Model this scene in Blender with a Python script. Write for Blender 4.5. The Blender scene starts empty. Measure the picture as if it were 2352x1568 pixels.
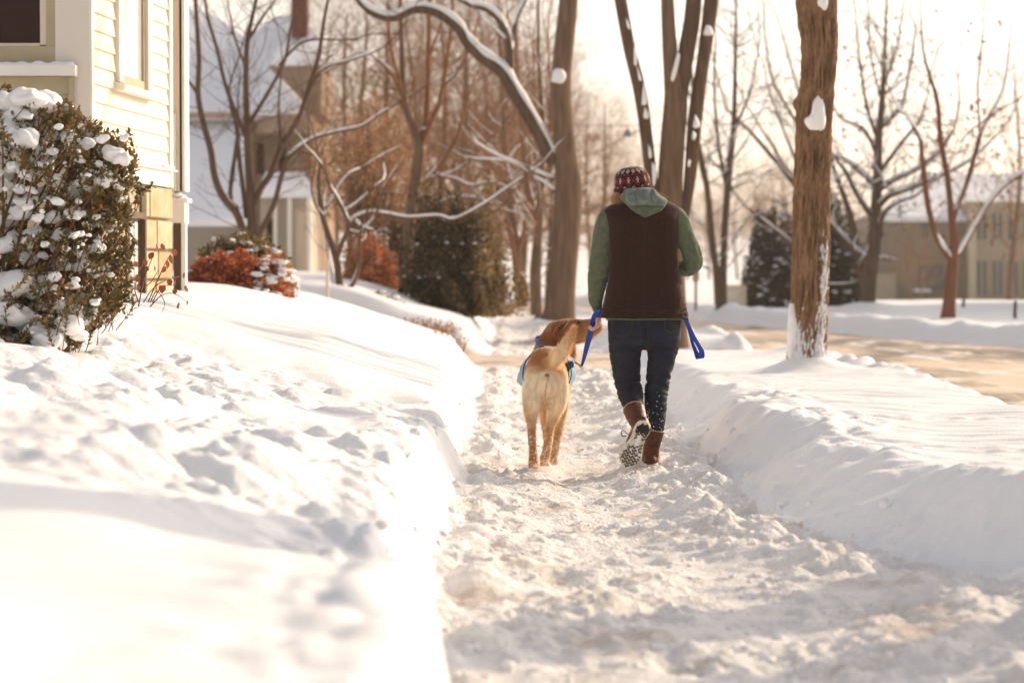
import bpy, bmesh, math, random
import numpy as np
from mathutils import Vector, Matrix, noise as mnoise

random.seed(7)
RNG = np.random.default_rng(7)
scene = bpy.context.scene
COL = scene.collection
PI = math.pi

# ------------------------------------------------------------------ camera
CAM_Z = 1.12
FPX = 2352 * 85.0 / 36.0          # focal length in reference pixels (picture 2352 wide)
PITCH = math.atan(168.0 / FPX)
cam_data = bpy.data.cameras.new('camera')
cam = bpy.data.objects.new('camera', cam_data)
COL.objects.link(cam)
cam.location = (0, 0, CAM_Z)
cam.rotation_euler = (math.radians(90) - PITCH, 0, 0)
cam_data.lens = 85.0
cam_data.sensor_width = 36.0
cam_data.clip_start = 0.1
cam_data.clip_end = 3000
cam_data.dof.use_dof = True
cam_data.dof.focus_distance = 13.45
cam_data.dof.aperture_fstop = 2.6
scene.camera = cam

# ------------------------------------------------------------------ light
SUN_AZ = math.radians(50)         # to the right of straight ahead (+Y)
SUN_EL = math.radians(21)
world = bpy.data.worlds.new('World')
scene.world = world
world.use_nodes = True
wn = world.node_tree.nodes
wl = world.node_tree.links
wn.clear()
sky = wn.new('ShaderNodeTexSky')
sky.sky_type = 'NISHITA'
sky.sun_disc = False
sky.sun_elevation = SUN_EL
sky.sun_rotation = SUN_AZ
sky.air_density = 1.0
sky.dust_density = 3.0
sky.ozone_density = 1.0
hs = wn.new('ShaderNodeHueSaturation')
hs.inputs['Saturation'].default_value = 0.42
tint = wn.new('ShaderNodeMix')
tint.data_type = 'RGBA'
tint.blend_type = 'MULTIPLY'
tint.inputs['Factor'].default_value = 1.0
tint.inputs['B'].default_value = (1.0, 0.93, 0.885, 1)
bg = wn.new('ShaderNodeBackground')
bg.inputs['Strength'].default_value = 0.15
wo = wn.new('ShaderNodeOutputWorld')
wl.new(sky.outputs[0], hs.inputs['Color'])
wl.new(hs.outputs[0], tint.inputs['A'])
wl.new(tint.outputs['Result'], bg.inputs[0])
wl.new(bg.outputs[0], wo.inputs[0])

sun_data = bpy.data.lights.new('sun', 'SUN')
sun_data.energy = 2.5
sun_data.angle = math.radians(0.6)
sun_data.color = (1.0, 0.77, 0.52)
sun = bpy.data.objects.new('sun', sun_data)
COL.objects.link(sun)
SUN_DIR = Vector((math.sin(SUN_AZ) * math.cos(SUN_EL), math.cos(SUN_AZ) * math.cos(SUN_EL), math.sin(SUN_EL)))
sun.rotation_euler = (-SUN_DIR).to_track_quat('-Z', 'Y').to_euler()
sun.location = (20, 20, 30)

scene.view_settings.view_transform = 'Standard'
scene.view_settings.look = 'None'
scene.view_settings.gamma = 1.0
scene.view_settings.use_curve_mapping = False
scene.view_settings.exposure = 0.80
scene.cycles.use_denoising = True
scene.cycles.max_bounces = 6
scene.cycles.diffuse_bounces = 3
scene.cycles.glossy_bounces = 2
scene.cycles.transmission_bounces = 3
scene.cycles.volume_bounces = 0
scene.cycles.sample_clamp_indirect = 6.0

# ------------------------------------------------------------------ helpers
CP, SP = math.cos(PITCH), math.sin(PITCH)

def at(u, v, Y):
    """world point seen at picture position (u, v) of a 2352x1568 picture, at distance Y"""
    a, b = u - 1176.0, 784.0 - v
    dx, dy, dz = a, FPX * CP + b * SP, -FPX * SP + b * CP
    k = Y / dy
    return Vector((dx * k, Y, CAM_Z + dz * k))

def mpp(Y):
    return Y / FPX

def tag(o, label=None, cat=None, group=None, kind=None):
    if label: o['label'] = label
    if cat: o['category'] = cat
    if group: o['group'] = group
    if kind: o['kind'] = kind
    return o

def empty(name, loc=(0, 0, 0), rz=0.0):
    o = bpy.data.objects.new(name, None)
    o.empty_display_size = 0.1
    COL.objects.link(o)
    o.location = loc
    o.rotation_euler = (0, 0, rz)
    return o

def link(name, me, mat=None, parent=None):
    o = bpy.data.objects.new(name, me)
    COL.objects.link(o)
    if mat is not None and not me.materials:
        for m in (mat if isinstance(mat, (list, tuple)) else [mat]):
            me.materials.append(m)
    if parent is not None:
        o.parent = parent
    return o

def np_mesh(name, verts, faces, smooth=True):
    """verts (n,3) ; faces list of tuples or int array (m,k)"""
    me = bpy.data.meshes.new(name)
    verts = np.asarray(verts, dtype=np.float32)
    if isinstance(faces, np.ndarray):
        m, k = faces.shape
        me.vertices.add(len(verts))
        me.vertices.foreach_set('co', verts.ravel())
        me.loops.add(m * k)
        me.loops.foreach_set('vertex_index', faces.astype(np.int32).ravel())
        me.polygons.add(m)
        me.polygons.foreach_set('loop_start', np.arange(0, m * k, k, dtype=np.int32))
        me.polygons.foreach_set('loop_total', np.full(m, k, dtype=np.int32))
    else:
        me.from_pydata([tuple(map(float, v)) for v in verts], [], faces)
    me.update(calc_edges=True)
    me.polygons.foreach_set('use_smooth', np.full(len(me.polygons), smooth, dtype=bool))
    return me

class MB:
    """collects pieces of geometry into one mesh"""
    def __init__(self):
        self.v, self.f, self.mi = [], [], []
        self.cur = 0
    def add(self, vs, fs):
        b = len(self.v)
        self.v.extend([tuple(p) for p in vs])
        for f in fs:
            self.f.append(tuple(b + i for i in f))
            self.mi.append(self.cur)
    def box(self, x0, x1, y0, y1, z0, z1, M=None):
        vs = [Vector(p) for p in ((x0,y0,z0),(x1,y0,z0),(x1,y1,z0),(x0,y1,z0),(x0,y0,z1),(x1,y0,z1),(x1,y1,z1),(x0,y1,z1))]
        if M is not None: vs = [M @ p for p in vs]
        self.add(vs, [(3,2,1,0),(4,5,6,7),(0,1,5,4),(1,2,6,5),(2,3,7,6),(3,0,4,7)])
    def prism(self, poly, d, M=None):
        """poly: list of 3D points (planar), d: extrusion vector"""
        n = len(poly); d = Vector(d)
        vs = [Vector(p) for p in poly] + [Vector(p) + d for p in poly]
        if M is not None: vs = [M @ p for p in vs]
        fs = [tuple(range(n))[::-1], tuple(range(n, 2 * n))]
        for i in range(n):
            j = (i + 1) % n
            fs.append((i, j, n + j, n + i))
        self.add(vs, fs)
    def tube(self, pts, radii, n=6, cap=True, squash=1.0):
        pts = [Vector(p) for p in pts]
        if len(pts) < 2: return
        if not hasattr(radii, '__len__'): radii = [radii] * len(pts)
        b = len(self.v)
        up = None
        for i, p in enumerate(pts):
            t = (pts[min(i + 1, len(pts) - 1)] - pts[max(i - 1, 0)])
            if t.length < 1e-9: t = Vector((0, 0, 1))
            t.normalize()
            if up is None:
                up = Vector((1, 0, 0)) if abs(t.x) < 0.8 else Vector((0, 1, 0))
            up = (up - t * up.dot(t))
            if up.length < 1e-6: up = t.orthogonal()
            up.normalize()
            w = t.cross(up)
            r = radii[i]
            for k in range(n):
                a = 2 * PI * k / n
                q = p + up * (math.cos(a) * r) + w * (math.sin(a) * r * squash)
                self.v.append((q.x, q.y, q.z))
        m = len(pts)
        for i in range(m - 1):
            for k in range(n):
                a = b + i * n + k; c = b + i * n + (k + 1) % n
                self.f.append((a, c, c + n, a + n)); self.mi.append(self.cur)
        if cap:
            self.f.append(tuple(b + k for k in range(n))[::-1]); self.mi.append(self.cur)
            self.f.append(tuple(b + (m - 1) * n + k for k in range(n))); self.mi.append(self.cur)
    def mesh(self, name, smooth=False):
        me = bpy.data.meshes.new(name)
        me.from_pydata(self.v, [], self.f)
        if any(self.mi):
            me.polygons.foreach_set('material_index', np.array(self.mi, dtype=np.int32))
        me.update()
        if smooth:
            me.polygons.foreach_set('use_smooth', np.full(len(me.polygons), True, dtype=bool))
        return me
    def build(self, name, mat, parent=None, smooth=False):
        return link(name, self.mesh(name, smooth), mat, parent)

def sstep(a, b, x):
    t = np.clip((x - a) / (b - a), 0, 1)
    return t * t * (3 - 2 * t)

_P = RNG.permutation(256).astype(np.int64)
_P = np.concatenate([_P, _P, _P])
_GA = RNG.random(256) * 2 * PI
_GX, _GY = np.cos(_GA), np.sin(_GA)

def pn(x, y):
    """2D gradient noise about -0.7..0.7"""
    x = np.asarray(x, dtype=float); y = np.asarray(y, dtype=float)
    xi = np.floor(x).astype(np.int64); yi = np.floor(y).astype(np.int64)
    xf = x - xi; yf = y - yi
    u = xf * xf * xf * (xf * (xf * 6 - 15) + 10); v = yf * yf * yf * (yf * (yf * 6 - 15) + 10)
    def g(ix, iy, dx, dy):
        h = _P[(_P[ix & 255] + iy) & 255]
        return _GX[h] * dx + _GY[h] * dy
    a = g(xi, yi, xf, yf); b = g(xi + 1, yi, xf - 1, yf)
    c = g(xi, yi + 1, xf, yf - 1); d = g(xi + 1, yi + 1, xf - 1, yf - 1)
    return (a + u * (b - a)) * (1 - v) + (c + u * (d - c)) * v

def fbm(x, y, o=4, g=0.5):
    s, a, t = 0.0, 1.0, 0.0
    for i in range(o):
        s = s + a * pn(x * 2 ** i + 17.3 * i, y * 2 ** i - 9.1 * i); t += a; a *= g
    return s / t * 1.5

_R1 = RNG.random(256); _R2 = RNG.random(256); _R3 = RNG.random(256)
def lumps(x, y, jit=0.8):
    """rounded clump field 0..1 : union of domes of random size in a jittered grid"""
    xi = np.floor(x).astype(np.int64); yi = np.floor(y).astype(np.int64)
    best = np.zeros(np.shape(x))
    for dx in (-1, 0, 1):
        for dy in (-1, 0, 1):
            cx, cy = xi + dx, yi + dy
            h = _P[(_P[cx & 255] + cy) & 255]
            px = cx + 0.5 + (_R1[h] - 0.5) * jit; py = cy + 0.5 + (_R2[h] - 0.5) * jit
            r = 0.25 + 0.5 * _R3[h]
            d2 = ((x - px) ** 2 + (y - py) ** 2) / (r * r)
            best = best + (np.clip(1 - d2, 0, 1) ** 1.2 * r) ** 3
    return best ** (1 / 3) / 0.75
# ------------------------------------------------------------------ materials
MATS = {}
def mat(name, color=(0.5, 0.5, 0.5), rough=0.8, spec=0.3, noise_amt=0.0, noise_scale=5.0, color2=None, bump=0.0,
        bump_scale=20.0, metallic=0.0, sheen=0.0, trans=0.0, attr=None, stretch=(1, 1, 1), detail=6, coat=0.0):
    if name in MATS: return MATS[name]
    m = bpy.data.materials.new(name); m.use_nodes = True
    n, l = m.node_tree.nodes, m.node_tree.links
    p = n['Principled BSDF']
    p.inputs['Base Color'].default_value = (*color, 1)
    p.inputs['Roughness'].default_value = rough
    p.inputs['Specular IOR Level'].default_value = spec
    p.inputs['Metallic'].default_value = metallic
    if sheen: p.inputs['Sheen Weight'].default_value = sheen; p.inputs['Sheen Roughness'].default_value = 0.4
    if coat: p.inputs['Coat Weight'].default_value = coat
    tc = n.new('ShaderNodeTexCoord'); mp = n.new('ShaderNodeMapping')
    mp.inputs['Scale'].default_value = stretch
    l.new(tc.outputs['Object'], mp.inputs[0])
    src = None
    if attr:
        a = n.new('ShaderNodeAttribute'); a.attribute_name = attr
        src = a.outputs['Color']
        l.new(src, p.inputs['Base Color'])
    if color2 is not None or noise_amt:
        t = n.new('ShaderNodeTexNoise'); t.inputs['Scale'].default_value = noise_scale; t.inputs['Detail'].default_value = detail
        l.new(mp.outputs[0], t.inputs['Vector'])
        r = n.new('ShaderNodeValToRGB'); r.color_ramp.elements[0].position = 0.36; r.color_ramp.elements[1].position = 0.64
        l.new(t.outputs['Fac'], r.inputs[0])
        mx = n.new('ShaderNodeMix'); mx.data_type = 'RGBA'
        l.new(r.outputs[0], mx.inputs['Factor'])
        if src is not None:
            c2 = n.new('ShaderNodeMix'); c2.data_type = 'RGBA'; c2.blend_type = 'MULTIPLY'; c2.inputs['Factor'].default_value = 1
            l.new(src, c2.inputs['A']); k = 1 - noise_amt; c2.inputs['B'].default_value = (k, k, k, 1)
            l.new(src, mx.inputs['A']); l.new(c2.outputs['Result'], mx.inputs['B'])
        else:
            mx.inputs['A'].default_value = (*color, 1)
            mx.inputs['B'].default_value = (*(color2 if color2 is not None else tuple(c * (1 - noise_amt) for c in color)), 1)
        l.new(mx.outputs['Result'], p.inputs['Base Color'])
    if bump:
        t2 = n.new('ShaderNodeTexNoise'); t2.inputs['Scale'].default_value = bump_scale; t2.inputs['Detail'].default_value = 5
        l.new(mp.outputs[0], t2.inputs['Vector'])
        b = n.new('ShaderNodeBump'); b.inputs['Strength'].default_value = 1.0; b.inputs['Distance'].default_value = bump
        l.new(t2.outputs['Fac'], b.inputs['Height']); l.new(b.outputs[0], p.inputs['Normal'])
    if trans:
        tr = n.new('ShaderNodeBsdfTranslucent'); mxs = n.new('ShaderNodeMixShader'); mxs.inputs[0].default_value = trans
        cs = p.inputs['Base Color'].links
        if cs: l.new(cs[0].from_socket, tr.inputs['Color'])
        else: tr.inputs['Color'].default_value = (*color, 1)
        l.new(p.outputs[0], mxs.inputs[1]); l.new(tr.outputs[0], mxs.inputs[2])
        l.new(mxs.outputs[0], n['Material Output'].inputs['Surface'])
    MATS[name] = m
    return m

def snow_mat(name, color=(0.835, 0.83, 0.825), dirt=None, dirt_scale=3.0, dirt_lo=0.55, dirt_hi=0.75, bump=0.006, bscale=60, sss=0.0, stretch=(1,1,1)):
    m = bpy.data.materials.new(name); m.use_nodes = True
    n, l = m.node_tree.nodes, m.node_tree.links
    p = n['Principled BSDF']
    p.inputs['Roughness'].default_value = 0.7
    p.inputs['Specular IOR Level'].default_value = 0.25
    p.inputs['Base Color'].default_value = (*color, 1)
    if sss:
        p.inputs['Subsurface Weight'].default_value = sss
        p.inputs['Subsurface Radius'].default_value = (1.0, 0.8, 0.7)
        p.inputs['Subsurface Scale'].default_value = 0.03
    g = n.new('ShaderNodeNewGeometry')
    mp = n.new('ShaderNodeMapping'); mp.inputs['Scale'].default_value = stretch
    l.new(g.outputs['Position'], mp.inputs[0])
    if dirt is not None:
        t = n.new('ShaderNodeTexNoise'); t.inputs['Scale'].default_value = dirt_scale; t.inputs['Detail'].default_value = 8; t.inputs['Roughness'].default_value = 0.65
        l.new(mp.outputs[0], t.inputs['Vector'])
        r = n.new('ShaderNodeMapRange'); r.inputs['From Min'].default_value = dirt_lo; r.inputs['From Max'].default_value = dirt_hi
        l.new(t.outputs['Fac'], r.inputs['Value'])
        mx = n.new('ShaderNodeMix'); mx.data_type = 'RGBA'
        mx.inputs['A'].default_value = (*color, 1); mx.inputs['B'].default_value = (*dirt, 1)
        l.new(r.outputs[0], mx.inputs['Factor']); l.new(mx.outputs['Result'], p.inputs['Base Color'])
    t2 = n.new('ShaderNodeTexNoise'); t2.inputs['Scale'].default_value = bscale; t2.inputs['Detail'].default_value = 6; t2.inputs['Roughness'].default_value = 0.6
    l.new(g.outputs['Position'], t2.inputs['Vector'])
    b = n.new('ShaderNodeBump'); b.inputs['Distance'].default_value = bump
    l.new(t2.outputs['Fac'], b.inputs['Height']); l.new(b.outputs[0], p.inputs['Normal'])
    MATS[name] = m
    return m

M_SNOW = snow_mat('snow', bump=0.004, bscale=70)
M_SNOWB = snow_mat('snow_on_branches', bump=0.003, bscale=40)
M_PATH = snow_mat('trampled_snow', color=(0.80, 0.775, 0.745), dirt=(0.50, 0.37, 0.26), dirt_scale=1.9, dirt_lo=0.52, dirt_hi=0.74, bump=0.014, bscale=48)
M_ROAD = snow_mat('salted_road', color=(0.66, 0.52, 0.37), dirt=(0.20, 0.165, 0.13), dirt_scale=0.42, dirt_lo=0.46, dirt_hi=0.57, bump=0.004, bscale=8, stretch=(1.0, 0.35, 1))
def _road(m):
    n, l = m.node_tree.nodes, m.node_tree.links
    p = n['Principled BSDF']; src = p.inputs['Base Color'].links[0].from_socket
    g = n.new('ShaderNodeNewGeometry'); mp = n.new('ShaderNodeMapping'); mp.inputs['Scale'].default_value = (1.6, 0.45, 1); mp.inputs['Rotation'].default_value = (0, 0, -0.15)
    l.new(g.outputs['Position'], mp.inputs[0])
    t = n.new('ShaderNodeTexNoise'); t.inputs['Scale'].default_value = 1.1; t.inputs['Detail'].default_value = 8; t.inputs['Roughness'].default_value = 0.7; l.new(mp.outputs[0], t.inputs['Vector'])
    r = n.new('ShaderNodeMapRange'); r.inputs['From Min'].default_value = 0.52; r.inputs['From Max'].default_value = 0.62; l.new(t.outputs['Fac'], r.inputs['Value'])
    mx = n.new('ShaderNodeMix'); mx.data_type = 'RGBA'; l.new(r.outputs[0], mx.inputs['Factor']); l.new(src, mx.inputs['A']); mx.inputs['B'].default_value = (0.80, 0.76, 0.70, 1)
    l.new(mx.outputs['Result'], p.inputs['Base Color'])
_road(M_ROAD)
M_DRIVE = snow_mat('packed_driveway', color=(0.72, 0.60, 0.47), dirt=(0.5, 0.38, 0.27), dirt_scale=0.9, dirt_lo=0.5, dirt_hi=0.7, bump=0.004, bscale=15)
# ------------------------------------------------------------------ terrain
YN = np.array([-60, 24, 30, 38, 48, 60, 80, 120, 200, 600.])
XN = np.array([3.5, 3.5, 3.3, 2.7, 1.9, 0.9, -1.2, -6, -20, -90])
YF = np.array([-60, 20, 27, 34, 38, 43, 50.5, 60, 80, 120, 200, 600.])
XF = np.array([12., 11., 9.0, 7.3, 6.2, 5.3, 4.3, 3.3, 1.6, -3, -17, -86])

BOOTP = [(0.25 + 0.22 * (-1) ** k + 0.25 * math.sin(k * 2.3), 7.0 + 0.62 * k) for k in range(20)]
MOUNDS = []   # (x, y, radius, height)
for (u_, v_, Y_, r_, h_) in ((1860, 846, 20.6, 0.26, 0.16), (1288, 722, 36, 0.55, 0.18), (1993, 712, 54, 0.8, 0.22), (2180, 738, 43, 0.5, 0.08),
                             (1655, 700, 52, 0.6, 0.15)):
    p_ = at(u_, v_, Y_)
    MOUNDS.append((p_.x, Y_, r_, h_))

def road_near(y): return np.interp(y, YN, XN) + 0.18 * pn(y * 0.35, 3.3) + 0.07 * pn(y * 1.7, 8.8)
def road_far(y): return np.interp(y, YF, XF) + 0.25 * pn(y * 0.3, 7.3)
def path_l(y): return -0.27 + 0.05 * pn(y * 0.7, 1.5) + 0.035 * pn(y * 2.3, 4.5) + 0.18 * (1 - sstep(5.15, 5.8, y)) - 1.5 * sstep(55, 110, y)
def path_r(y): return 1.06 + 0.66 * (1 - sstep(8.2, 10.6, y)) + 0.09 * pn(y * 0.55, 2.5) + 0.04 * pn(y * 2.1, 6.5) - 0.4 * sstep(30, 50, y) - 1.6 * sstep(50, 110, y)

def driveway_mask(x, y):
    c = 0.10 * pn(x * 0.8, 5.0)
    return sstep(26.4, 27.2, y + c) * (1 - sstep(30.6, 31.2, y + c)) * (x < 3.9)

def height(x, y, detail=True):
    x = np.asarray(x, dtype=float); y = np.asarray(y, dtype=float)
    pl, pr, rn, rf = path_l(y), path_r(y), road_near(y), road_far(y)
    # --- left bank and lawn
    d = pl - x
    lawn = 0.28 + (0.215 + 0.095 * sstep(12, 19, y)) * np.clip(d, 0, 40)
    top = 1.02
    lawn = np.where(lawn > 0.8, 0.8 + (top - 0.8) * (1 - np.exp(-(lawn - 0.8) / (top - 0.8))), lawn)
    front = 1 - sstep(4.95, 5.35, y + 0.25 * pn(x * 1.3, y * 0.6) - 0.16 * d)
    lawn = lawn + front * (0.075 + 0.09 * np.exp(-np.clip(d, 0, 9) / 0.4)) + 0.05 * (1 - sstep(8, 10, y))
    dip = sstep(5.3, 5.8, y - 0.16 * d) * (1 - sstep(6.6, 7.4, y - 0.1 * d))
    lawn = lawn - 0.02 * dip
    und = 0.07 * fbm(x * 0.7 + 3, y * 0.35, 3) + 0.035 * pn(x * 1.9, y * 1.1)
    lawn = lawn + und * sstep(0.1, 0.8, d)
    if detail:
        # shovelled, clumpy zone
        rough = sstep(-0.35, 0.25, fbm(x * 0.75 + 8.2, y * 0.5 + 1.2, 3) + 0.12) * sstep(6.4, 7.2, y) * (1 - sstep(13.2, 15.2, y - 0.3 * d))
        rough = np.maximum(rough, 0.9 * sstep(0.0, 0.25, 0.55 - d) * sstep(5.9, 6.5, y) * (1 - sstep(12, 14, y)))
        wx = x + 0.10 * pn(x * 3.1, y * 3.1); wy = y + 0.10 * pn(x * 3.3 + 7, y * 2.9)
        cl = 0.10 * lumps(wx * 1.35 + 0.5, wy * 1.25) + 0.055 * lumps(wx * 3.1 + 4, wy * 2.8) + 0.030 * lumps(wx * 7, wy * 6.4) + 0.016 * lumps(wx * 15, wy * 14) + 0.008 * lumps(x * 31, y * 29) + 0.012 * fbm(x * 8, y * 7, 3)
        lawn = lawn + rough * (cl - 0.04)
        # hollow behind the clumps
        hol = np.exp(-(((y - 14.3 - 0.15 * d) / 0.55) ** 2)) * sstep(0.15, 0.5, d) * (1 - sstep(1.7, 2.6, d))
        lawn = lawn - 0.11 * hol
        # sledge tracks running over the bank
        for k, yt in enumerate((16.0, 16.35, 16.95, 17.45, 18.3)):
            w = 0.045 + 0.012 * (k % 3)
            yc = yt - 0.10 * (d - 1) ** 2 + 0.05 * pn(x * 1.1, k * 3.1)
            lawn = lawn - 0.030 * np.exp(-((y - yc) / w) ** 2) + 0.012 * np.exp(-((y - yc - 2 * w) / w) ** 2)
        lawn = lawn + 0.006 * pn(x * 1.2, y * 11) * sstep(13, 16, y)
        # smooth front mass: faint lumps at its right lip
        lawn = lawn + (front * sstep(0.7, 0.1, d)) * (0.05 * lumps(x * 2.6, y * 2.2) + 0.03 * lumps(x * 6.1 + pn(x * 3, y * 3), y * 5.2))
    # --- path
    path = 0.0 * x
    if detail:
        near = 1 - sstep(30, 60, y)
        fade = 1 - sstep(45, 70, y)
        wx = x + 0.04 * pn(x * 6.1, y * 6.1); wy = y + 0.04 * pn(x * 6.3 + 7, y * 5.9)
        tr_ = 0.25 + 0.95 * np.clip(fbm(x * 1.6 + 3, y * 1.1, 3) * 1.4 + 0.42, 0, 1)
        pa = 0.040 * fbm(x * 2.2, y * 1.7, 3) + near * tr_ * (0.022 * lumps(wx * 5.5, wy * 4.6) + 0.022 * lumps(wx * 11 + 3, wy * 10)
              + 0.018 * lumps(wx * 22, wy * 20) + 0.010 * lumps(x * 43, y * 39) + 0.012 * fbm(x * 18, y * 16, 3)) - 0.02
        for (bx, by) in BOOTP:
            q = ((x - bx) / 0.075) ** 2 + ((y - by) / 0.17) ** 2
            pa = pa - 0.030 * np.exp(-q ** 2)
        # loose clods along the right foot
        edge = np.exp(-((x - (pr - 0.15)) / 0.28) ** 2)
        pa = pa + edge * (0.07 * lumps(wx * 3.0 + 9, wy * 2.6) + 0.04 * lumps(wx * 7.3, wy * 6.5) + 0.02 * lumps(x * 17, y * 15))
        edl = np.exp(-((x - (pl + 0.10)) / 0.14) ** 2)
        pa = pa + edl * 0.07 * lumps(x * 4.1, y * 2.7)
        # trodden hollow in the middle
        pa = pa - 0.03 * np.exp(-((x - (pl + pr) * 0.5) / 0.3) ** 2)
        path = path + pa * fade
    # --- right bank (between path and road)
    dr = x - pr
    bank = 0.28 + 0.05 * fbm(x * 0.6 + 1.5, y * 0.45, 3) + 0.10 * sstep(1.0, 2.2, dr) * pn(x * 0.5, y * 0.4 + 3)
    if detail:
        sw = fbm(x * 0.5, y * 0.5, 2)
        st = pn((x * 0.75 - y * 0.28 + 0.25 * sw) * 1.2, (y * 0.9 + x * 0.5 + 0.35 * sw) * 3.2)
        bank = bank + 0.030 * st + 0.012 * pn((x * 0.7 - y * 0.3) * 2.5, (y + x * 0.55 + 0.3 * sw) * 9.0) + 0.004 * pn(x * 9, (y + x * .5) * 26)
        bank = bank + 0.022 * sstep(0.1, 0.5, pn(x * 1.5 + 4, y * 1.3)) * (lumps(x * 7, y * 6.3))
        # vertical shovel scallops near the front right
        bank = bank - 0.10 * np.clip(pn(y * 2.3, 1.7), 0, 1) * (1 - sstep(0.25, 0.7, dr)) * (1 - sstep(10.5, 12, y))
    bank = bank + (0.06 * lumps(x * 1.9 + pn(x, y), y * 1.5) + 0.03 * lumps(x * 4.3, y * 3.9 + pn(y, x))) * (1 - sstep(0.5, 1.1, dr)) * (1 - sstep(16, 20, y))
    fc_ = (1 - sstep(0.6, 1.3, dr)) * (1 - sstep(16, 22, y)) * np.clip(fbm(x * 1.1 + 9, y * 0.8, 2) * 1.5 + 0.55, 0, 1) if detail else 0
    bank = bank + fc_ * (0.030 * lumps(x * 6.5 + 0.5 * pn(x * 4, y * 4), y * 5.5) + 0.016 * lumps(x * 14, y * 12.5) + 0.008 * lumps(x * 29, y * 27))
    bank = bank * (1 - 0.25 * sstep(12, 30, y))
    # --- road and far side
    road = -0.07 + 0 * x
    far_l = 0.16 + 0.06 * fbm(x * 0.25, y * 0.12, 3)
    if detail:
        b0 = np.exp(-((x - rn + 0.25) / 0.28) ** 2) * sstep(16, 22, y)
        bank = bank + b0 * (0.10 * lumps(x * 1.9, y * 1.3) + 0.05 * lumps(x * 4.3, y * 3.6))
        b1 = np.exp(-((x - rf - 0.5) / 0.6) ** 2)
        far_l = far_l + b1 * (0.12 + 0.16 * fbm(x * 0.45, y * 0.30, 4) + 0.05 * lumps(x * 3.4 + pn(x, y), y * 2.1 + pn(y, x)))
        far_l = far_l + 0.02 * fbm(x * 1.5, y * 1.0, 3)
    # --- combine
    pl = pl + (0.06 * fbm(y * 1.6 + 4, x * 1.2, 3) + 0.035 * lumps(y * 2.7 + 0.4, x * 2.0 + 1.3) - 0.02) * (0.75 + 0.4 * sstep(6.0, 6.6, y))
    pr = pr + (0.16 * fbm(y * 0.9 + 14, x * 0.9, 4) + 0.07 * lumps(y * 2.1, x * 1.7 + 3) + 0.16 * lumps(y * 0.95 + 0.3, x * 0.9 + 3) * (1 - sstep(11, 14, y))) * (1 - sstep(30, 50, y))
    steep = 0.20 - 0.07 * (1 - sstep(5.15, 5.8, y)) + 0.10 * pn(y * 1.1, 9.7) + 0.22 * sstep(13, 20, y)
    wL = sstep(0.0, 1.0, (pl + 0.03 - x) / np.maximum(steep, 0.1))
    wR = sstep(0.0, 1.0, (x - pr + 0.05) / (0.58 + 0.22 * pn(y * 0.8, 4.4)))
    h = path * (1 - wL) * (1 - wR) + lawn * wL + bank * wR
    dm = driveway_mask(x, y)
    drv = 0.02 + 0.05 * sstep(0, 3, pl - x) + (0.02 * fbm(x * 2, y * 1.5, 3) if detail else 0)
    h = h * (1 - dm) + drv * dm
    wr0 = sstep(-0.30, 0.12, x - rn); wr1 = sstep(-0.15, 0.5, x - rf)
    h = h * (1 - wr0) + road * wr0
    h = np.where(x > rn, road * (1 - wr1) * wr0 + h * (1 - wr0) + far_l * wr1, h)
    for (mx, my, mr, mh) in MOUNDS:
        dd = np.sqrt((x - mx) ** 2 + (y - my) ** 2) / mr
        h = h + mh * np.exp(-dd ** 2 * 0.8)
    # large scale lie of the land
    h = h - 0.75 * sstep(66, 130, y) + (sstep(170, 420, y)) * (5.0 + 2.5 * pn(x * 0.006, y * 0.008)) + 9 * sstep(400, 900, y)
    return h

def hz(x, y):
    return float(height(np.array([float(x)]), np.array([float(y)]))[0])

def axis(breaks):
    """breaks: list of (start, step) ... last is end"""
    out = [breaks[0][0]]
    for (a, s), nxt in zip(breaks[:-1], breaks[1:]):
        b, s2 = nxt
        while out[-1] < b - 1e-9:
            f = (out[-1] - a) / (b - a)
            out.append(out[-1] + s * (s2 / s) ** f)
    return np.array(out)

xs = axis([(-400, 40), (-30, 2.0), (-4, 0.12), (-1.7, 0.022), (-0.5, 0.0155), (-0.05, 0.0165), (1.9, 0.024), (4.2, 0.06), (9, 0.16), (30, 2), (400, 45)])
ys = axis([(-80, 6), (0, 1.0), (3.4, 0.03), (5.8, 0.017), (9, 0.019), (14, 0.030), (20, 0.06), (32, 0.13), (60, 0.35), (120, 2.2), (300, 12), (900, 60)])
GX, GY = np.meshgrid(xs, ys)
GZ = height(GX.ravel(), GY.ravel()).reshape(GX.shape)
ny, nx = GX.shape
dzdx = np.gradient(GZ, axis=1) / np.gradient(GX, axis=1)
dzdy = np.gradient(GZ, axis=0) / np.gradient(GY, axis=0)
NRM = np.stack([-dzdx, -dzdy, np.ones_like(GZ)], -1)
NRM /= np.linalg.norm(NRM, axis=-1, keepdims=True)
Vall = np.stack([GX, GY, GZ], -1).reshape(-1, 3)
Nall = NRM.reshape(-1, 3)
idx = np.arange(ny * nx).reshape(ny, nx)
Fall = np.stack([idx[:-1, :-1], idx[:-1, 1:], idx[1:, 1:], idx[1:, :-1]], -1).reshape(-1, 4)
cx_ = Vall[Fall, 0].mean(1); cy_ = Vall[Fall, 1].mean(1)
pl_, pr_ = path_l(cy_), path_r(cy_)
in_road = (cx_ > road_near(cy_) - 0.02) & (cx_ < road_far(cy_) + 0.1)
in_drive = (driveway_mask(cx_, cy_) > 0.6) & (cx_ < road_near(cy_) - 0.1) & (cx_ > -30)
in_path = (cx_ > pl_ - 0.02) & (cx_ < pr_ + 0.08) & (cx_ < road_near(cy_)) & ~in_drive

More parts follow.
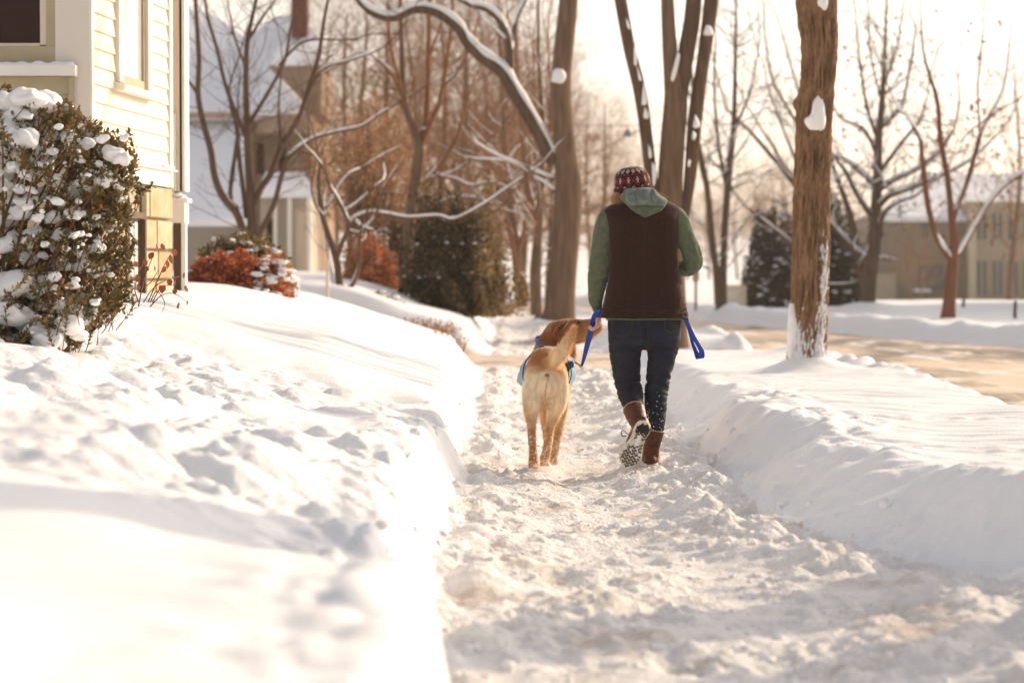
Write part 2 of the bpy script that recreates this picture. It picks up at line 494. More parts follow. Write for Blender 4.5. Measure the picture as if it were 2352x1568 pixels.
def terrain_part(name, sel, material):
    F = Fall[sel]
    used, inv = np.unique(F, return_inverse=True)
    me = np_mesh(name, Vall[used], inv.reshape(-1, 4))
    me.normals_split_custom_set_from_vertices(Nall[used].astype(np.float32))
    o = link(name, me, material)
    tag(o, kind='structure')
    return o

terrain_part('ground', ~(in_drive | in_path), M_SNOW)
terrain_part('path', in_path, M_PATH)
ry = axis([(-80, 4), (0, 0.5), (14, 0.12), (60, 0.4), (120, 2), (300, 8), (590, 20)]); rt = np.linspace(0, 1, 46)
rx0, rx1 = road_near(ry) - 0.35, road_far(ry) + 0.55
RX = rx0[:, None] + (rx1 - rx0)[:, None] * rt[None, :]; RY = np.repeat(ry[:, None], len(rt), 1)
rut = 0.010 * pn(RX * 2.2 + 0.18 * RY, RY * 0.12) + 0.012 * fbm(RX * 1.6, RY * 0.6, 3)
RZ = -0.005 + rut - 0.75 * sstep(66, 130, RY) + (sstep(170, 420, RY)) * (5.0 + 2.5 * pn(RX * 0.006, RY * 0.008)) + 9 * sstep(400, 900, RY)
ri = np.arange(RX.size).reshape(RX.shape)
o = link('road', np_mesh('road', np.stack([RX, RY, RZ], -1).reshape(-1, 3), np.stack([ri[:-1, :-1], ri[:-1, 1:], ri[1:, 1:], ri[1:, :-1]], -1).reshape(-1, 4)), M_ROAD); tag(o, kind='structure')
terrain_part('driveway', in_drive, M_DRIVE)

# loose crumbs of snow thrown on the path and along the foot of the banks
def crumbs(n, seed):
    rr = np.random.default_rng(seed)
    t = (1 + 5 ** 0.5) / 2
    iv = np.array([(-1,t,0),(1,t,0),(-1,-t,0),(1,-t,0),(0,-1,t),(0,1,t),(0,-1,-t),(0,1,-t),(t,0,-1),(t,0,1),(-t,0,-1),(-t,0,1)]) / math.sqrt(1 + t * t)
    fc = np.array([(0,11,5),(0,5,1),(0,1,7),(0,7,10),(0,10,11),(1,5,9),(5,11,4),(11,10,2),(10,7,6),(7,1,8),(3,9,4),(3,4,2),(3,2,6),(3,6,8),(3,8,9),(4,9,5),(2,4,11),(6,2,10),(8,6,7),(9,8,1)])
    y = 5.2 * (24 / 5.2) ** rr.random(n)
    pl, pr = path_l(y), path_r(y)
    m = rr.random(n)
    x = np.where(m < 0.55, rr.uniform(pl + 0.05, pr), np.where(m < 0.84, pr + rr.normal(-0.05, 0.16, n), pl + 0.04 - rr.normal(0, 0.09, n)))
    r = 0.004 + 0.012 * rr.random(n) ** 3 + np.where(m > 0.45, 0.014 * rr.random(n) ** 2, 0)
    z = height(x, y)
    A = rr.normal(size=(n, 12)) * 0.16 + 1
    V = iv[None] * A[:, :, None] * r[:, None, None] * rr.uniform(0.7, 1.3, (n, 1, 3)) + np.stack([x, y, z + r * 0.1], -1)[:, None, :]
    F = (np.arange(n)[:, None, None] * 12 + fc[None]).reshape(-1, 3)
    o = link('snow_crumbs', np_mesh('snow_crumbs', V.reshape(-1, 3), F), M_SNOWC); tag(o, 'loose crumbs of snow strewn over the trodden path and bank feet', 'snow', kind='stuff')
M_SNOWC = snow_mat('crumb_snow', color=(0.83, 0.82, 0.80), bump=0.003, bscale=90)
crumbs(1100, 5)
# ------------------------------------------------------------------ figure helpers
def catmull(pts, n):
    """pts: list of equal-length tuples -> n samples per span"""
    P = np.array(pts, dtype=float)
    P = np.vstack([2 * P[0] - P[1], P, 2 * P[-1] - P[-2]])
    out = []
    for i in range(1, len(P) - 2):
        for k in range(n):
            t = k / n
            out.append(0.5 * ((2 * P[i]) + (-P[i-1] + P[i+1]) * t + (2*P[i-1] - 5*P[i] + 4*P[i+1] - P[i+2]) * t * t + (-P[i-1] + 3*P[i] - 3*P[i+1] + P[i+2]) * t ** 3))
    out.append(P[-2])
    return np.array(out)

def limb(mb, pts, n=5, seg=16, squash=1.0, cap_round=True):
    """pts: (x,y,z,r) chain -> smooth capsule tube added to mb"""
    S = catmull(pts, n)
    P = [Vector(s[:3]) for s in S]; R = [max(s[3], 1e-4) for s in S]
    if cap_round:
        d0 = (P[0] - P[1]).normalized(); d1 = (P[-1] - P[-2]).normalized()
        pre = [(P[0] + d0 * R[0] * s, R[0] * math.sqrt(1 - s * s) + 1e-4) for s in (0.98, 0.8, 0.45)]
        post = [(P[-1] + d1 * R[-1] * s, R[-1] * math.sqrt(1 - s * s) + 1e-4) for s in (0.45, 0.8, 0.98)]
        P = [a for a, _ in pre] + P + [a for a, _ in post]
        R = [b for _, b in pre] + R + [b for _, b in post]
    mb.tube(P, R, n=seg, squash=squash)

def px(pts, Y0):
    """(u, v, dy, r_px) list -> (x,y,z,r) world"""
    out = []
    for (u, v, dy, r) in pts:
        p = at(u, v, Y0 + dy)
        out.append((p.x, p.y, p.z, r * mpp(Y0 + dy)))
    return out

def ball(mb, c, rx, ry=None, rz=None, n=12):
    ry = ry or rx; rz = rz or rx
    vs, fs = [], []
    m = n // 2
    for i in range(1, m):
        a = PI * i / m
        for k in range(n):
            b = 2 * PI * k / n
            vs.append((c[0] + rx * math.sin(a) * math.cos(b), c[1] + ry * math.sin(a) * math.sin(b), c[2] + rz * math.cos(a)))
    top = len(vs); vs.append((c[0], c[1], c[2] + rz)); bot = len(vs); vs.append((c[0], c[1], c[2] - rz))
    for i in range(m - 2):
        for k in range(n):
            k2 = (k + 1) % n
            fs.append((i * n + k, (i + 1) * n + k, (i + 1) * n + k2, i * n + k2))
    for k in range(n):
        k2 = (k + 1) % n
        fs.append((top, k, k2)); fs.append((bot, (m - 2) * n + k2, (m - 2) * n + k))
    mb.add(vs, fs)

def remeshed(name, mb, voxel, smooth=4, decimate=None):
    me = mb.mesh('tmp')
    o = bpy.data.objects.new('tmp', me); COL.objects.link(o)
    r = o.modifiers.new('r', 'REMESH'); r.mode = 'VOXEL'; r.voxel_size = voxel; r.use_smooth_shade = True
    if smooth:
        s = o.modifiers.new('s', 'SMOOTH'); s.iterations = smooth; s.factor = 0.5
    dg = bpy.context.evaluated_depsgraph_get(); dg.update()
    out = bpy.data.meshes.new_from_object(o.evaluated_get(dg))
    out.name = name
    bpy.data.objects.remove(o); bpy.data.meshes.remove(me)
    out.materials.clear()
    out.polygons.foreach_set('use_smooth', np.full(len(out.polygons), True, dtype=bool))
    return out

def get_vn(me):
    n = len(me.vertices)
    co = np.empty(n * 3, dtype=np.float32); me.vertices.foreach_get('co', co)
    no = np.empty(n * 3, dtype=np.float32); me.vertex_normals.foreach_get('vector', no)
    return co.reshape(-1, 3).astype(float), no.reshape(-1, 3).astype(float)

def displace(me, fn):
    co, no = get_vn(me)
    d = fn(co, no)
    co = co + no * d[:, None]
    me.vertices.foreach_set('co', co.astype(np.float32).ravel()); me.update()

def set_col(me, cols, name='col'):
    a = me.color_attributes.new(name, 'FLOAT_COLOR', 'POINT')
    c = np.ones((len(me.vertices), 4), dtype=np.float32); c[:, :3] = cols
    a.data.foreach_set('color', c.ravel())

def n3(co, s=(1, 1, 1), off=0.0):
    """cheap 3D-ish noise from two 2D slices"""
    x, y, z = co[:, 0] * s[0] + off, co[:, 1] * s[1] + off * 1.7, co[:, 2] * s[2] - off
    return 0.6 * (pn(x + 0.7 * y, z + 0.35 * y) + pn(x * 0.6 - z * 0.4 + 5.1, y + 0.8 * z))

def loft(rings, seg=64, n=6, power=2.2):
    """horizontal rings (v, uL, uR, dy, depth_m)-> verts, faces ; Y0 figure distance"""
    S = catmull(rings, n)
    vs, fs = [], []
    for (v, ul, ur, dy, dep) in S:
        c = at((ul + ur) / 2, v, FY + dy); hw = (ur - ul) / 2 * mpp(FY + dy)
        for k in range(seg):
            a = 2 * PI * k / seg
            ca, sa = math.cos(a), math.sin(a)
            vs.append((c.x + hw * math.copysign(abs(ca) ** (2 / power), ca), c.y + dep / 2 * math.copysign(abs(sa) ** (2 / power), sa), c.z))
    m = len(S)
    for i in range(m - 1):
        for k in range(seg):
            a, b = i * seg + k, i * seg + (k + 1) % seg
            fs.append((a, b, b + seg, a + seg))
    fs.append(tuple(range(seg))); fs.append(tuple((m - 1) * seg + k for k in range(seg))[::-1])
    return vs, fs

def strip(mb, pts, th=0.0015):
    """ribbon: pts = (center Vector, half-width vector)"""
    vs, fs = [], []
    n = len(pts)
    for i, (c, w) in enumerate(pts):
        t = (pts[min(i + 1, n - 1)][0] - pts[max(i - 1, 0)][0]).normalized()
        nn = t.cross(w).normalized() * th
        vs += [c - w - nn, c + w - nn, c + w + nn, c - w + nn]
    for i in range(n - 1):
        for k in range(4):
            a, b = i * 4 + k, i * 4 + (k + 1) % 4
            fs.append((a, b, b + 4, a + 4))
    fs.append((3, 2, 1, 0)); fs.append(tuple((n - 1) * 4 + k for k in range(4)))
    mb.add(vs, fs)

# ------------------------------------------------------------------ the walking woman
FY = 13.45
M_SKIN = mat('skin', (0.62, 0.33, 0.24), 0.5, 0.4)
M_VEST = mat('brown_vest_cloth', (0.026, 0.011, 0.0075), 0.9, 0.12, color2=(0.036, 0.016, 0.011), noise_scale=60, bump=0.0015, bump_scale=350, sheen=0.2)
M_SHIRT = mat('green_knit', (0.088, 0.104, 0.064), 0.9, 0.1, color2=(0.118, 0.134, 0.086), noise_scale=35, bump=0.001, bump_scale=500, sheen=0.25)
M_LINING = mat('hood_lining', (0.19, 0.215, 0.17), 0.85, 0.15, color2=(0.11, 0.14, 0.145), noise_scale=28, bump=0.001, bump_scale=300, sheen=0.2)
M_JEANS = mat('dark_denim', (0.010, 0.012, 0.023), 0.75, 0.25, color2=(0.015, 0.018, 0.032), noise_scale=40, bump=0.001, bump_scale=600)
M_THREAD = mat('seam_thread', (0.075, 0.048, 0.03), 0.8)
M_BOOT = mat('brown_leather', (0.105, 0.030, 0.013), 0.5, 0.35, color2=(0.07, 0.020, 0.010), noise_scale=18, bump=0.002, bump_scale=60)
M_RUBBER = mat('black_tread_rubber', (0.018, 0.016, 0.014), 0.6, 0.4)
M_MIDSOLE = mat('snow_caked_midsole', (0.60, 0.48, 0.35), 0.7, 0.2, color2=(0.80, 0.74, 0.66), noise_scale=60, bump=0.003, bump_scale=120)
M_HAIR = mat('ginger_blond_hair', (0.60, 0.34, 0.17), 0.45, 0.4, trans=0.3)
M_LACE = mat('boot_lace', (0.02, 0.015, 0.012), 0.7)

woman = empty('person', (at(1480, 1076, FY).x, FY, 0.0))
tag(woman, 'woman seen from behind in brown vest, green hoodie and patterned knit hat, walking the dog', 'person')
bpy.context.view_layer.update()
W_INV = Matrix.Translation(-woman.location)

def wlink(name, me, material):
    me.transform(W_INV)
    return link(name, me, material, woman)
def wbuild(name, mb, material, smooth=False):
    return wlink(name, mb.mesh(name, smooth), material)

# body: one continuous surface, head, hands and all
b = MB()
limb(b, px([(1474, 742, 0, 44), (1478, 700, 0, 62), (1478, 640, 0, 60), (1476, 570, 0, 62), (1474, 510, 0, 58), (1466, 478, 0.01, 34), (1460, 458, 0.02, 23), (1456, 440, 0.04, 24)], FY), squash=0.75)
ball(b, at(1455, 428, FY + 0.05), 0.083, 0.098, 0.112, 20)
limb(b, px([(1449, 440, 0.12, 14), (1449, 446, 0.135, 9)], FY))                      # nose and jaw, turned away
ball(b, at(1450, 455, FY + 0.095), 0.045, 0.045, 0.05, 14)
for s in (1416, 1494): ball(b, at(s, 438, FY + 0.05), 0.012, 0.022, 0.032, 10)
limb(b, px([(1400, 498, 0, 19), (1386, 540, 0.0, 19), (1379, 595, 0.02, 17), (1373, 645, 0.03, 15), (1370, 690, 0.04, 12), (1373, 712, 0.045, 10)], FY))
limb(b, px([(1550, 498, 0, 19), (1572, 540, 0.0, 19), (1588, 585, 0.0, 17), (1588, 604, 0.03, 16), (1570, 618, 0.14, 14), (1540, 626, 0.24, 11), (1520, 632, 0.27, 10)], FY))
def hand(mb, wrist, d, side, s=1.0):
    """wrist point, direction of the palm, side = thumb direction; curled fingers"""
    d = Vector(d).normalized(); side = Vector(side); side = (side - d * side.dot(d)).normalized(); nrm = d.cross(side)
    pc = wrist + d * 0.045 * s
    for k in range(4):
        off = side * (0.03 - 0.02 * k) * s
        limb(mb, [(*(wrist + off * 0.5), 0.014 * s), (*(wrist + d * 0.075 * s + off), 0.0115 * s)], n=3, seg=8)
        L = (0.040, 0.046, 0.042, 0.032)[k] * s
        a = wrist + d * 0.082 * s + off
        p1 = a + (d * 0.75 - nrm * 0.65) * L
        p2 = p1 + (-nrm * 0.95 - d * 0.25) * L * 0.7
        p3 = p2 + (-d * 0.9 - nrm * -0.2) * L * 0.5
        limb(mb, [(*a, 0.0095 * s), (*p1, 0.0088 * s), (*p2, 0.0078 * s), (*p3, 0.0065 * s)], n=3, seg=8)
    a = wrist + d * 0.025 * s + side * 0.025 * s
    p1 = a + (side * 0.55 + d * 0.5 - nrm * 0.5) * 0.04 * s
    p2 = p1 + (d * 0.6 - nrm * 0.7 - side * 0.3) * 0.034 * s
    limb(mb, [(*a, 0.013 * s), (*p1, 0.011 * s), (*p2, 0.008 * s)], n=3, seg=8)
hand(b, at(1373, 712, FY + 0.045), (0.06, 0.05, -1), (0.3, 1, 0), 0.95)
hand(b, at(1522, 632, FY + 0.27), (-1, 0.1, -0.15), (0, 0.1, 1), 0.95)
for (hx, kx, ax, ky, ay) in ((1440, 1443, 1463, 0.06, -0.26), (1518, 1509, 1502, 0.03, 0.0)):
    zt = 976 if ax < 1480 else 1045
    limb(b, px([(hx - (3 if hx < 1480 else -4), 748, 0, 32), (hx - (4 if hx < 1480 else -5), 800, 0.02, 27), (kx, 880, ky, 22), ((kx + ax) / 2, (880 + zt) / 2, (ky + ay) / 2, 20), (ax, zt, ay, 12)], FY))
limb(b, px([(1463, 976, -0.26, 12), (1452, 1020, -0.21, 13), (1445, 1056, -0.18, 11)], FY))
limb(b, px([(1502, 1045, 0.0, 12), (1502, 1062, 0.06, 13), (1506, 1066, 0.17, 10)], FY))
body = wlink('body', remeshed('body', b, 0.007, 3), M_SKIN)

# jeans
b = MB()
vs, fs = loft([(722, 1398, 1560, 0, 0.235), (740, 1395, 1566, 0, 0.25), (765, 1396, 1566, -0.005, 0.265), (790, 1399, 1561, -0.005, 0.26), (800, 1420, 1540, 0.0, 0.2), (803, 1440, 1515, 0.0, 0.1)], seg=48, n=5)
b.add(vs, fs)
limb(b, px([(1439, 770, 0, 42), (1436, 805, 0.01, 37.5), (1439, 850, 0.04, 33), (1442.5, 882, 0.05, 29.5), (1448, 905, 0.0, 28.5), (1453, 925, -0.10, 24.5), (1459, 944, -0.165, 20)], FY), seg=24, cap_round=False)
limb(b, px([(1523, 770, 0, 41), (1522, 805, 0.01, 35.5), (1514.5, 850, 0.02, 29.5), (1510, 882, 0.03, 26.5), (1507, 905, 0.02, 26.5), (1506.5, 925, 0.01, 26), (1505.5, 960, 0.0, 23.5), (1504, 988, 0.0, 21.5)], FY), seg=24, cap_round=False)
me = remeshed('jeans', b, 0.006, 3)
def jw(co, no):
    knee = np.exp(-((co[:, 2] - 0.46) / 0.10) ** 2) + 0.5 * np.exp(-((co[:, 2] - 0.30) / 0.08) ** 2) + 0.5 * np.exp(-((co[:, 2] - 0.66) / 0.05) ** 2) + 0.22
    f = 1 - np.abs(n3(co, (9, 9, 34), 2.0)) * 3.2
    f2 = n3(co, (16, 16, 60), 5.0)
    seat = -0.012 * np.exp(-((co[:, 0] - at(1480, 780, FY).x) / 0.014) ** 2) * (co[:, 2] > 0.66) * (co[:, 2] < 0.79) * (co[:, 1] < FY - 0.03)
    return knee * (0.0055 * f + 0.003 * f2) - 0.002 + seat
displace(me, jw)
jeans = wlink('jeans', me, M_JEANS)

def ray_onto(meob, pts, off=0.002):
    """drop picture-space points onto a mesh seen from the camera"""
    from mathutils.bvhtree import BVHTree
    if meob.name not in _BV:
        d = meob.data
        _BV[meob.name] = BVHTree.FromPolygons([v.co + woman.location for v in d.vertices], [tuple(p.vertices) for p in d.polygons])
    bv = _BV[meob.name]
    out = []
    o = Vector((0, 0, CAM_Z))
    for (u, v) in pts:
        d = (at(u, v, FY) - o).normalized()
        h = bv.ray_cast(o, d)
        if h[0] is not None: out.append(h[0] - d * off)
    return out
_BV = {}
def dense(pts, n=6):
    return [(p[0], p[1]) for p in catmull([(a, c) for a, c in pts], n)]
def polyl(pts, n=8):
    out = []
    for a, c in zip(pts[:-1], pts[1:]):
        for k in range(n): out.append((a[0] + (c[0] - a[0]) * k / n, a[1] + (c[1] - a[1]) * k / n))
    out.append(pts[-1]); return out

for name, pl in (('back_pocket', [(1406, 736), (1405, 762), (1412, 770), (1428, 776), (1443, 771), (1451, 762), (1455, 736)]),
                 ('back_pocket', [(1526, 736), (1528, 758), (1538, 764), (1548, 766), (1556, 758), (1561, 742)])):
    s = MB()
    for off in (0, 2.5):
        c = (sum(p[0] for p in pl) / len(pl), 745)
        q = [(c[0] + (x - c[0]) * (1 - off / 25), c[1] + (y - c[1]) * (1 - off / 28)) for x, y in pl]
        w = ray_onto(jeans, polyl(q, 6), 0.001)
        if len(w) > 2: s.tube(w, 0.0011, n=4)
    wbuild(name, s, M_THREAD)
s = MB()
for du in (-2.2, 2.2):
    w = ray_onto(jeans, polyl([(1491 + du, 738), (1489 + du, 775), (1483 + du, 800)], 10), 0.001)
    if len(w) > 2: s.tube(w, 0.0011, n=4)
wbuild('seat_seam', s, M_THREAD)

# green shirt: sleeves and hem under the vest
b = MB()
limb(b, px([(1410, 490, 0.0, 22), (1397, 503, 0, 26), (1385, 545, 0.0, 24.5), (1379, 597, 0.01, 24.5), (1372, 650, 0.02, 22), (1368, 685, 0.035, 17.5), (1371, 705, 0.04, 12.5), (1373, 715, 0.045, 10.5)], FY), seg=24, cap_round=False)
me = remeshed('sleeve', b, 0.0045, 2)
def slv(co, no):
    z = co[:, 2]
    k = 0.35 + 1.0 * sstep(0.90, 0.80, z) + 0.9 * np.exp(-((z - 1.12) / 0.08) ** 2)
    f = 1 - np.abs(n3(co, (12, 12, 42), 1.3)) * 3.0
    return k * (0.006 * f) + 0.0025 * n3(co, (40, 40, 60), 4) - 0.002
displace(me, slv)
wlink('sleeve', me, M_SHIRT)
b = MB()
limb(b, px([(1540, 490, 0.0, 22), (1556, 505, 0, 26), (1573, 545, 0.0, 24), (1588, 580, 0.0, 23), (1592, 601, 0.02, 22), (1582, 613, 0.08, 20), (1562, 618, 0.15, 17), (1535, 626, 0.24, 12.5)], FY), seg=24, cap_round=False)
me = remeshed('sleeve', b, 0.0045, 2)
def slr(co, no):
    e = at(1585, 605, FY + 0.05)
    d = np.sqrt(((co - np.array(e)) ** 2).sum(1))
    k = 0.35 + 1.3 * np.exp(-(d / 0.10) ** 2)
    f = 1 - np.abs(n3(co, (30, 22, 22), 7.3)) * 3.0
    return k * 0.0062 * f - 0.003
displace(me, slr)
wlink('sleeve', me, M_SHIRT)
b = MB(); b.add(*loft([(705, 1392, 1566, 0, 0.25), (727, 1391, 1572, 0, 0.262), (735, 1392, 1573, 0, 0.264)], seg=48, n=3)); wbuild('shirt_hem', b, M_SHIRT, True)

# vest
b = MB()
vs, fs = loft([(732, 1381, 1577, 0.0, 0.285), (715, 1383, 1577, 0, 0.28), (690, 1387, 1572, 0, 0.27), (650, 1394, 1566, 0, 0.25), (605, 1400, 1558, 0, 0.24), (565, 1399, 1557, -0.005, 0.25), (530, 1396, 1559, -0.01, 0.255),
               (500, 1388, 1562, -0.01, 0.245), (484, 1384, 1564, 0, 0.205), (474, 1396, 1556, 0.01, 0.175), (464, 1419, 1540, 0.02, 0.15), (454, 1433, 1515, 0.02, 0.13), (446, 1440, 1502, 0.02, 0.12)], seg=140, n=9, power=2.35)
b.add(vs, fs)
me = b.mesh('vest', True)
XC = at(1478, 600, FY).x
def vst(co, no):
    x = (co[:, 0] - XC); z = co[:, 2]
    d = np.zeros(len(co))
    for xs_ in (0.0,):
        d -= 0.0045 * np.exp(-((x - xs_) / 0.0035) ** 2) * (co[:, 1] < FY)
        d += 0.002 * np.exp(-((np.abs(x - xs_) - 0.009) / 0.004) ** 2) * (co[:, 1] < FY)
    for s in (-1, 1):
        xp = s * (0.095 + 0.06 * (z - 1.05) ** 2 + 0.02 * (z < 0.9))
        d -= 0.0035 * np.exp(-((x - xp) / 0.0035) ** 2) * (co[:, 1] < FY)
    d -= 0.003 * np.exp(-((z - 0.905) / 0.004) ** 2)
    d += 0.008 * n3(co, (5, 5, 12), 3.0) + 0.004 * (1 - np.abs(n3(co, (14, 14, 40), 9.0)) * 3) * sstep(1.0, 0.85, z)
    d += 0.0015 * n3(co, (60, 60, 60), 1.0)
    d += 0.007 * sstep(0.885, 0.865, z)
    return d
displace(me, vst)
vest = wlink('vest', me, M_VEST)
s = MB()
for pl in ([(1480, 505), (1480, 560), (1479, 640), (1479, 728)],):
    for du in (-1.6, 1.6):
        w = ray_onto(vest, polyl([(x + du, y) for x, y in pl], 24), 0.0003)
        if len(w) > 2: s.tube(w, 0.0008, n=4)
for pl in ([(1388, 711), (1430, 713), (1500, 714), (1569, 711)],):
    w = ray_onto(vest, polyl(pl, 24), 0.0003)
    if len(w) > 2: s.tube(w, 0.0009, n=4)
for pl in ([(1433, 505), (1428, 570), (1424, 640), (1420, 725)], [(1530, 500), (1533, 570), (1536, 640), (1541, 725)]):
    w = ray_onto(vest, polyl(pl, 24), 0.0003)
    if len(w) > 2: s.tube(w, 0.0007, n=4)
wbuild('seam', s, mat('vest_thread', (0.05, 0.022, 0.013), 0.8))
# ragged fleece tufts on the sunlit right hem
s = MB()
for k in range(260):
    v = random.uniform(640, 728); u = 1573 + (v - 690) * 0.10 - random.random() ** 2 * 26
    w = ray_onto(vest, [(u, v)], -0.002)
    if w:
        p = w[0]; q = p + Vector((random.uniform(0.0, 0.010), random.uniform(-0.010, 0.002), random.uniform(-0.010, 0.004)))
        s.tube([p, (p + q) / 2 + Vector((0, 0, 0.002)), q], [0.0012, 0.001, 0.0003], n=3, cap=False)
wbuild('frayed_fleece', s, mat('fleece', (0.16, 0.07, 0.04), 0.9, trans=0.3))

# hood lying on the back
outl = [(1437, 433), (1468, 431), (1500, 432), (1514, 446), (1532, 458), (1531, 468), (1519, 484), (1500, 498), (1482, 508), (1470, 500), (1452, 484), (1436, 468), (1425, 456), (1429, 445)]
cu, cv = 1480, 462
vs, fs, mi = [], [], []
NA, NR = 120, 26
oc = catmull(outl + [outl[0]], 14)
angs = np.arctan2(oc[:, 1] - cv, oc[:, 0] - cu); rad = np.hypot(oc[:, 0] - cu, oc[:, 1] - cv)
order = np.argsort(angs); angs, rad = angs[order], rad[order]
for j in range(NR + 1):
    t = j / NR
    for k in range(NA):
        a = -PI + 2 * PI * k / NA
        R = np.interp(a, angs, rad, period=2 * PI)
        u, v = cu + math.cos(a) * R * t, cv + math.sin(a) * R * t
        dome = (1 - t ** 2.6) ** 0.5
        y = FY - 0.085 - 0.055 * dome + 0.05 * (v - cv) / 40 * -0.3
        up = max(0.0, min(1.0, (470 - v) / 12))
        fold = up * (0.030 * (abs(math.sin((u - 1430) / 95 * PI * 2.7 + 0.5 * math.sin((v - 430) / 11))) ** 0.7 - 0.5) * min(1, (1 - t) * 4 + 0.3))
        crease = -0.010 * math.exp(-((v - 472 - 0.10 * abs(u - 1480)) / 2.2) ** 2) * (1 if 1440 < u < 1522 else 0)
        y -= fold + crease
        y += 0.004 * float(pn(np.array(u / 7.0), np.array(v / 9.0)))
        vs.append(at(u, v, y))
base = len(vs)
for k in range(NA):                                        # back side
    a = -PI + 2 * PI * k / NA
    R = np.interp(a, angs, rad, period=2 * PI)
    vs.append(at(cu + math.cos(a) * R * 0.86, cv + math.sin(a) * R * 0.86, FY - 0.03))
for j in range(NR):
    for k in range(NA):
        k2 = (k + 1) % NA
        fs.append((j * NA + k, (j + 1) * NA + k, (j + 1) * NA + k2, j * NA + k2))
        t = (j + 0.5) / NR; a = -PI + 2 * PI * (k + 0.5) / NA
        R = np.interp(a, angs, rad, period=2 * PI)
        u, v = cu + math.cos(a) * R * t, cv + math.sin(a) * R * t
        mi.append(1 if (v < 470 + 0.08 * abs(u - 1480) and t < 0.93 and u > 1436) else 0)
for k in range(NA):
    k2 = (k + 1) % NA
    fs.append((NR * NA + k, base + k, base + k2, NR * NA + k2)); mi.append(0)
me = bpy.data.meshes.new('hood'); me.from_pydata(vs, [], fs); me.update()
me.polygons.foreach_set('material_index', np.array(mi, dtype=np.int32))
me.polygons.foreach_set('use_smooth', np.full(len(fs), True))
hood = wlink('hood', me, [M_SHIRT, M_LINING])
s = MB()
for du in (-7, -5, 9, 11):
    w = ray_onto(hood, polyl([(1478 + du, 474), (1478 + du * 0.8, 490), (1478 + du * 0.6, 500)], 8), 0.0006)
    if len(w) > 2: s.tube(w, 0.0008, n=4)
wbuild('hood_seam', s, mat('hood_thread', (0.10, 0.14, 0.07), 0.8))

# hat: every stitch a face
def hat_mesh(rows, name, ribs=False):
    cols = 120 if not ribs else 96
    vs, fs = [], []
    for i, (h, r) in enumerate(rows):
        for k in range(cols):
            a = 2 * PI * k / cols
            rr = r + ((0.0022 if k % 3 == 0 else -0.0012) if ribs else 0.0008 * math.cos(k * PI))
            vs.append((rr * math.cos(a) * 0.97, rr * 1.08 * math.sin(a), h))
    for i in range(len(rows) - 1):
        for k in range(cols):
            k2 = (k + 1) % cols
            fs.append((i * cols + k, i * cols + k2, (i + 1) * cols + k2, (i + 1) * cols + k))
    fs.append(tuple((len(rows) - 1) * cols + k for k in range(cols)))
    if ribs: fs.append(tuple(range(cols))[::-1])
    return vs, fs, cols
M_HATC = mat('knit_pattern', (0.3, 0.05, 0.05), 0.95, 0.1, attr='col', bump=0.001, bump_scale=400, sheen=0.2)
M_HATB = mat('maroon_rib_knit', (0.055, 0.009, 0.012), 0.95, 0.1, bump=0.001, bump_scale=400, sheen=0.15)
prof = catmull([(0.040, 0.101), (0.06, 0.1035), (0.085, 0.1025), (0.108, 0.0965), (0.128, 0.084), (0.143, 0.066), (0.152, 0.044), (0.156, 0.018)], 6)
vs, fs, cols = hat_mesh([(p[0], p[1]) for p in prof], 'crown')
me = bpy.data.meshes.new('crown'); me.from_pydata(vs, [], fs); me.update()
dark, red, cream = (0.038, 0.007, 0.010), (0.16, 0.028, 0.030), (0.34, 0.24, 0.21)
rows_n = len(prof)
ca = me.color_attributes.new('col', 'FLOAT_COLOR', 'CORNER')
cc = []
P_ = 10
for i in range(rows_n - 1):
    for k in range(cols):
        x = (k % P_) - P_ / 2 + 0.5; y = i
        c = dark
        if i < 3:
            c = cream if (abs(((k + 6) % P_) - P_ / 2 + 0.5) < 2.6 - i * 0.9) else dark
        elif i < 22:
            yy = i - 12.5
            dd = abs(x) * 1.7 + abs(yy)
            if abs(dd - 8.2) < 1.3: c = red
            elif abs(x) < 1.1 and abs(yy) < 3.6 or abs(yy) < 1.1 and abs(x) < 2.2: c = cream
            elif dd > 14.5: c = cream if dd > 15.2 else red
        elif i < 33:
            xx = (k % 8) - 3.5
            c = cream if (xx / 2.7) ** 2 + ((i - 27) / 4.4) ** 2 < 1 else (red if (xx / 3.7) ** 2 + ((i - 27) / 5.6) ** 2 < 1 and i > 29 else dark)
        else:
            c = red if (k // 4) % 2 == 0 else dark
        cc.extend([(*c, 1)] * 4)
cc.extend([(*dark, 1)] * cols)
ca.data.foreach_set('color', np.array(cc, dtype=np.float32).ravel())
HATM = Matrix.Translation(at(1455.5, 447, FY + 0.045)) @ Matrix.Rotation(math.radians(-7), 4, 'Y') @ Matrix.Rotation(math.radians(6), 4, 'X')
me.transform(HATM); me.polygons.foreach_set('use_smooth', np.full(len(me.polygons), True))
hat = wlink('knit_hat', me, M_HATC)
vs, fs, _ = hat_mesh([(-0.004, 0.098), (-0.002, 0.107), (0.01, 0.1095), (0.025, 0.110), (0.038, 0.109), (0.045, 0.106), (0.047, 0.100)], 'brim', True)
b = MB(); b.add(vs, fs); me = b.mesh('hat_brim', True); me.transform(HATM)
br = wlink('hat_brim', me, M_HATB)

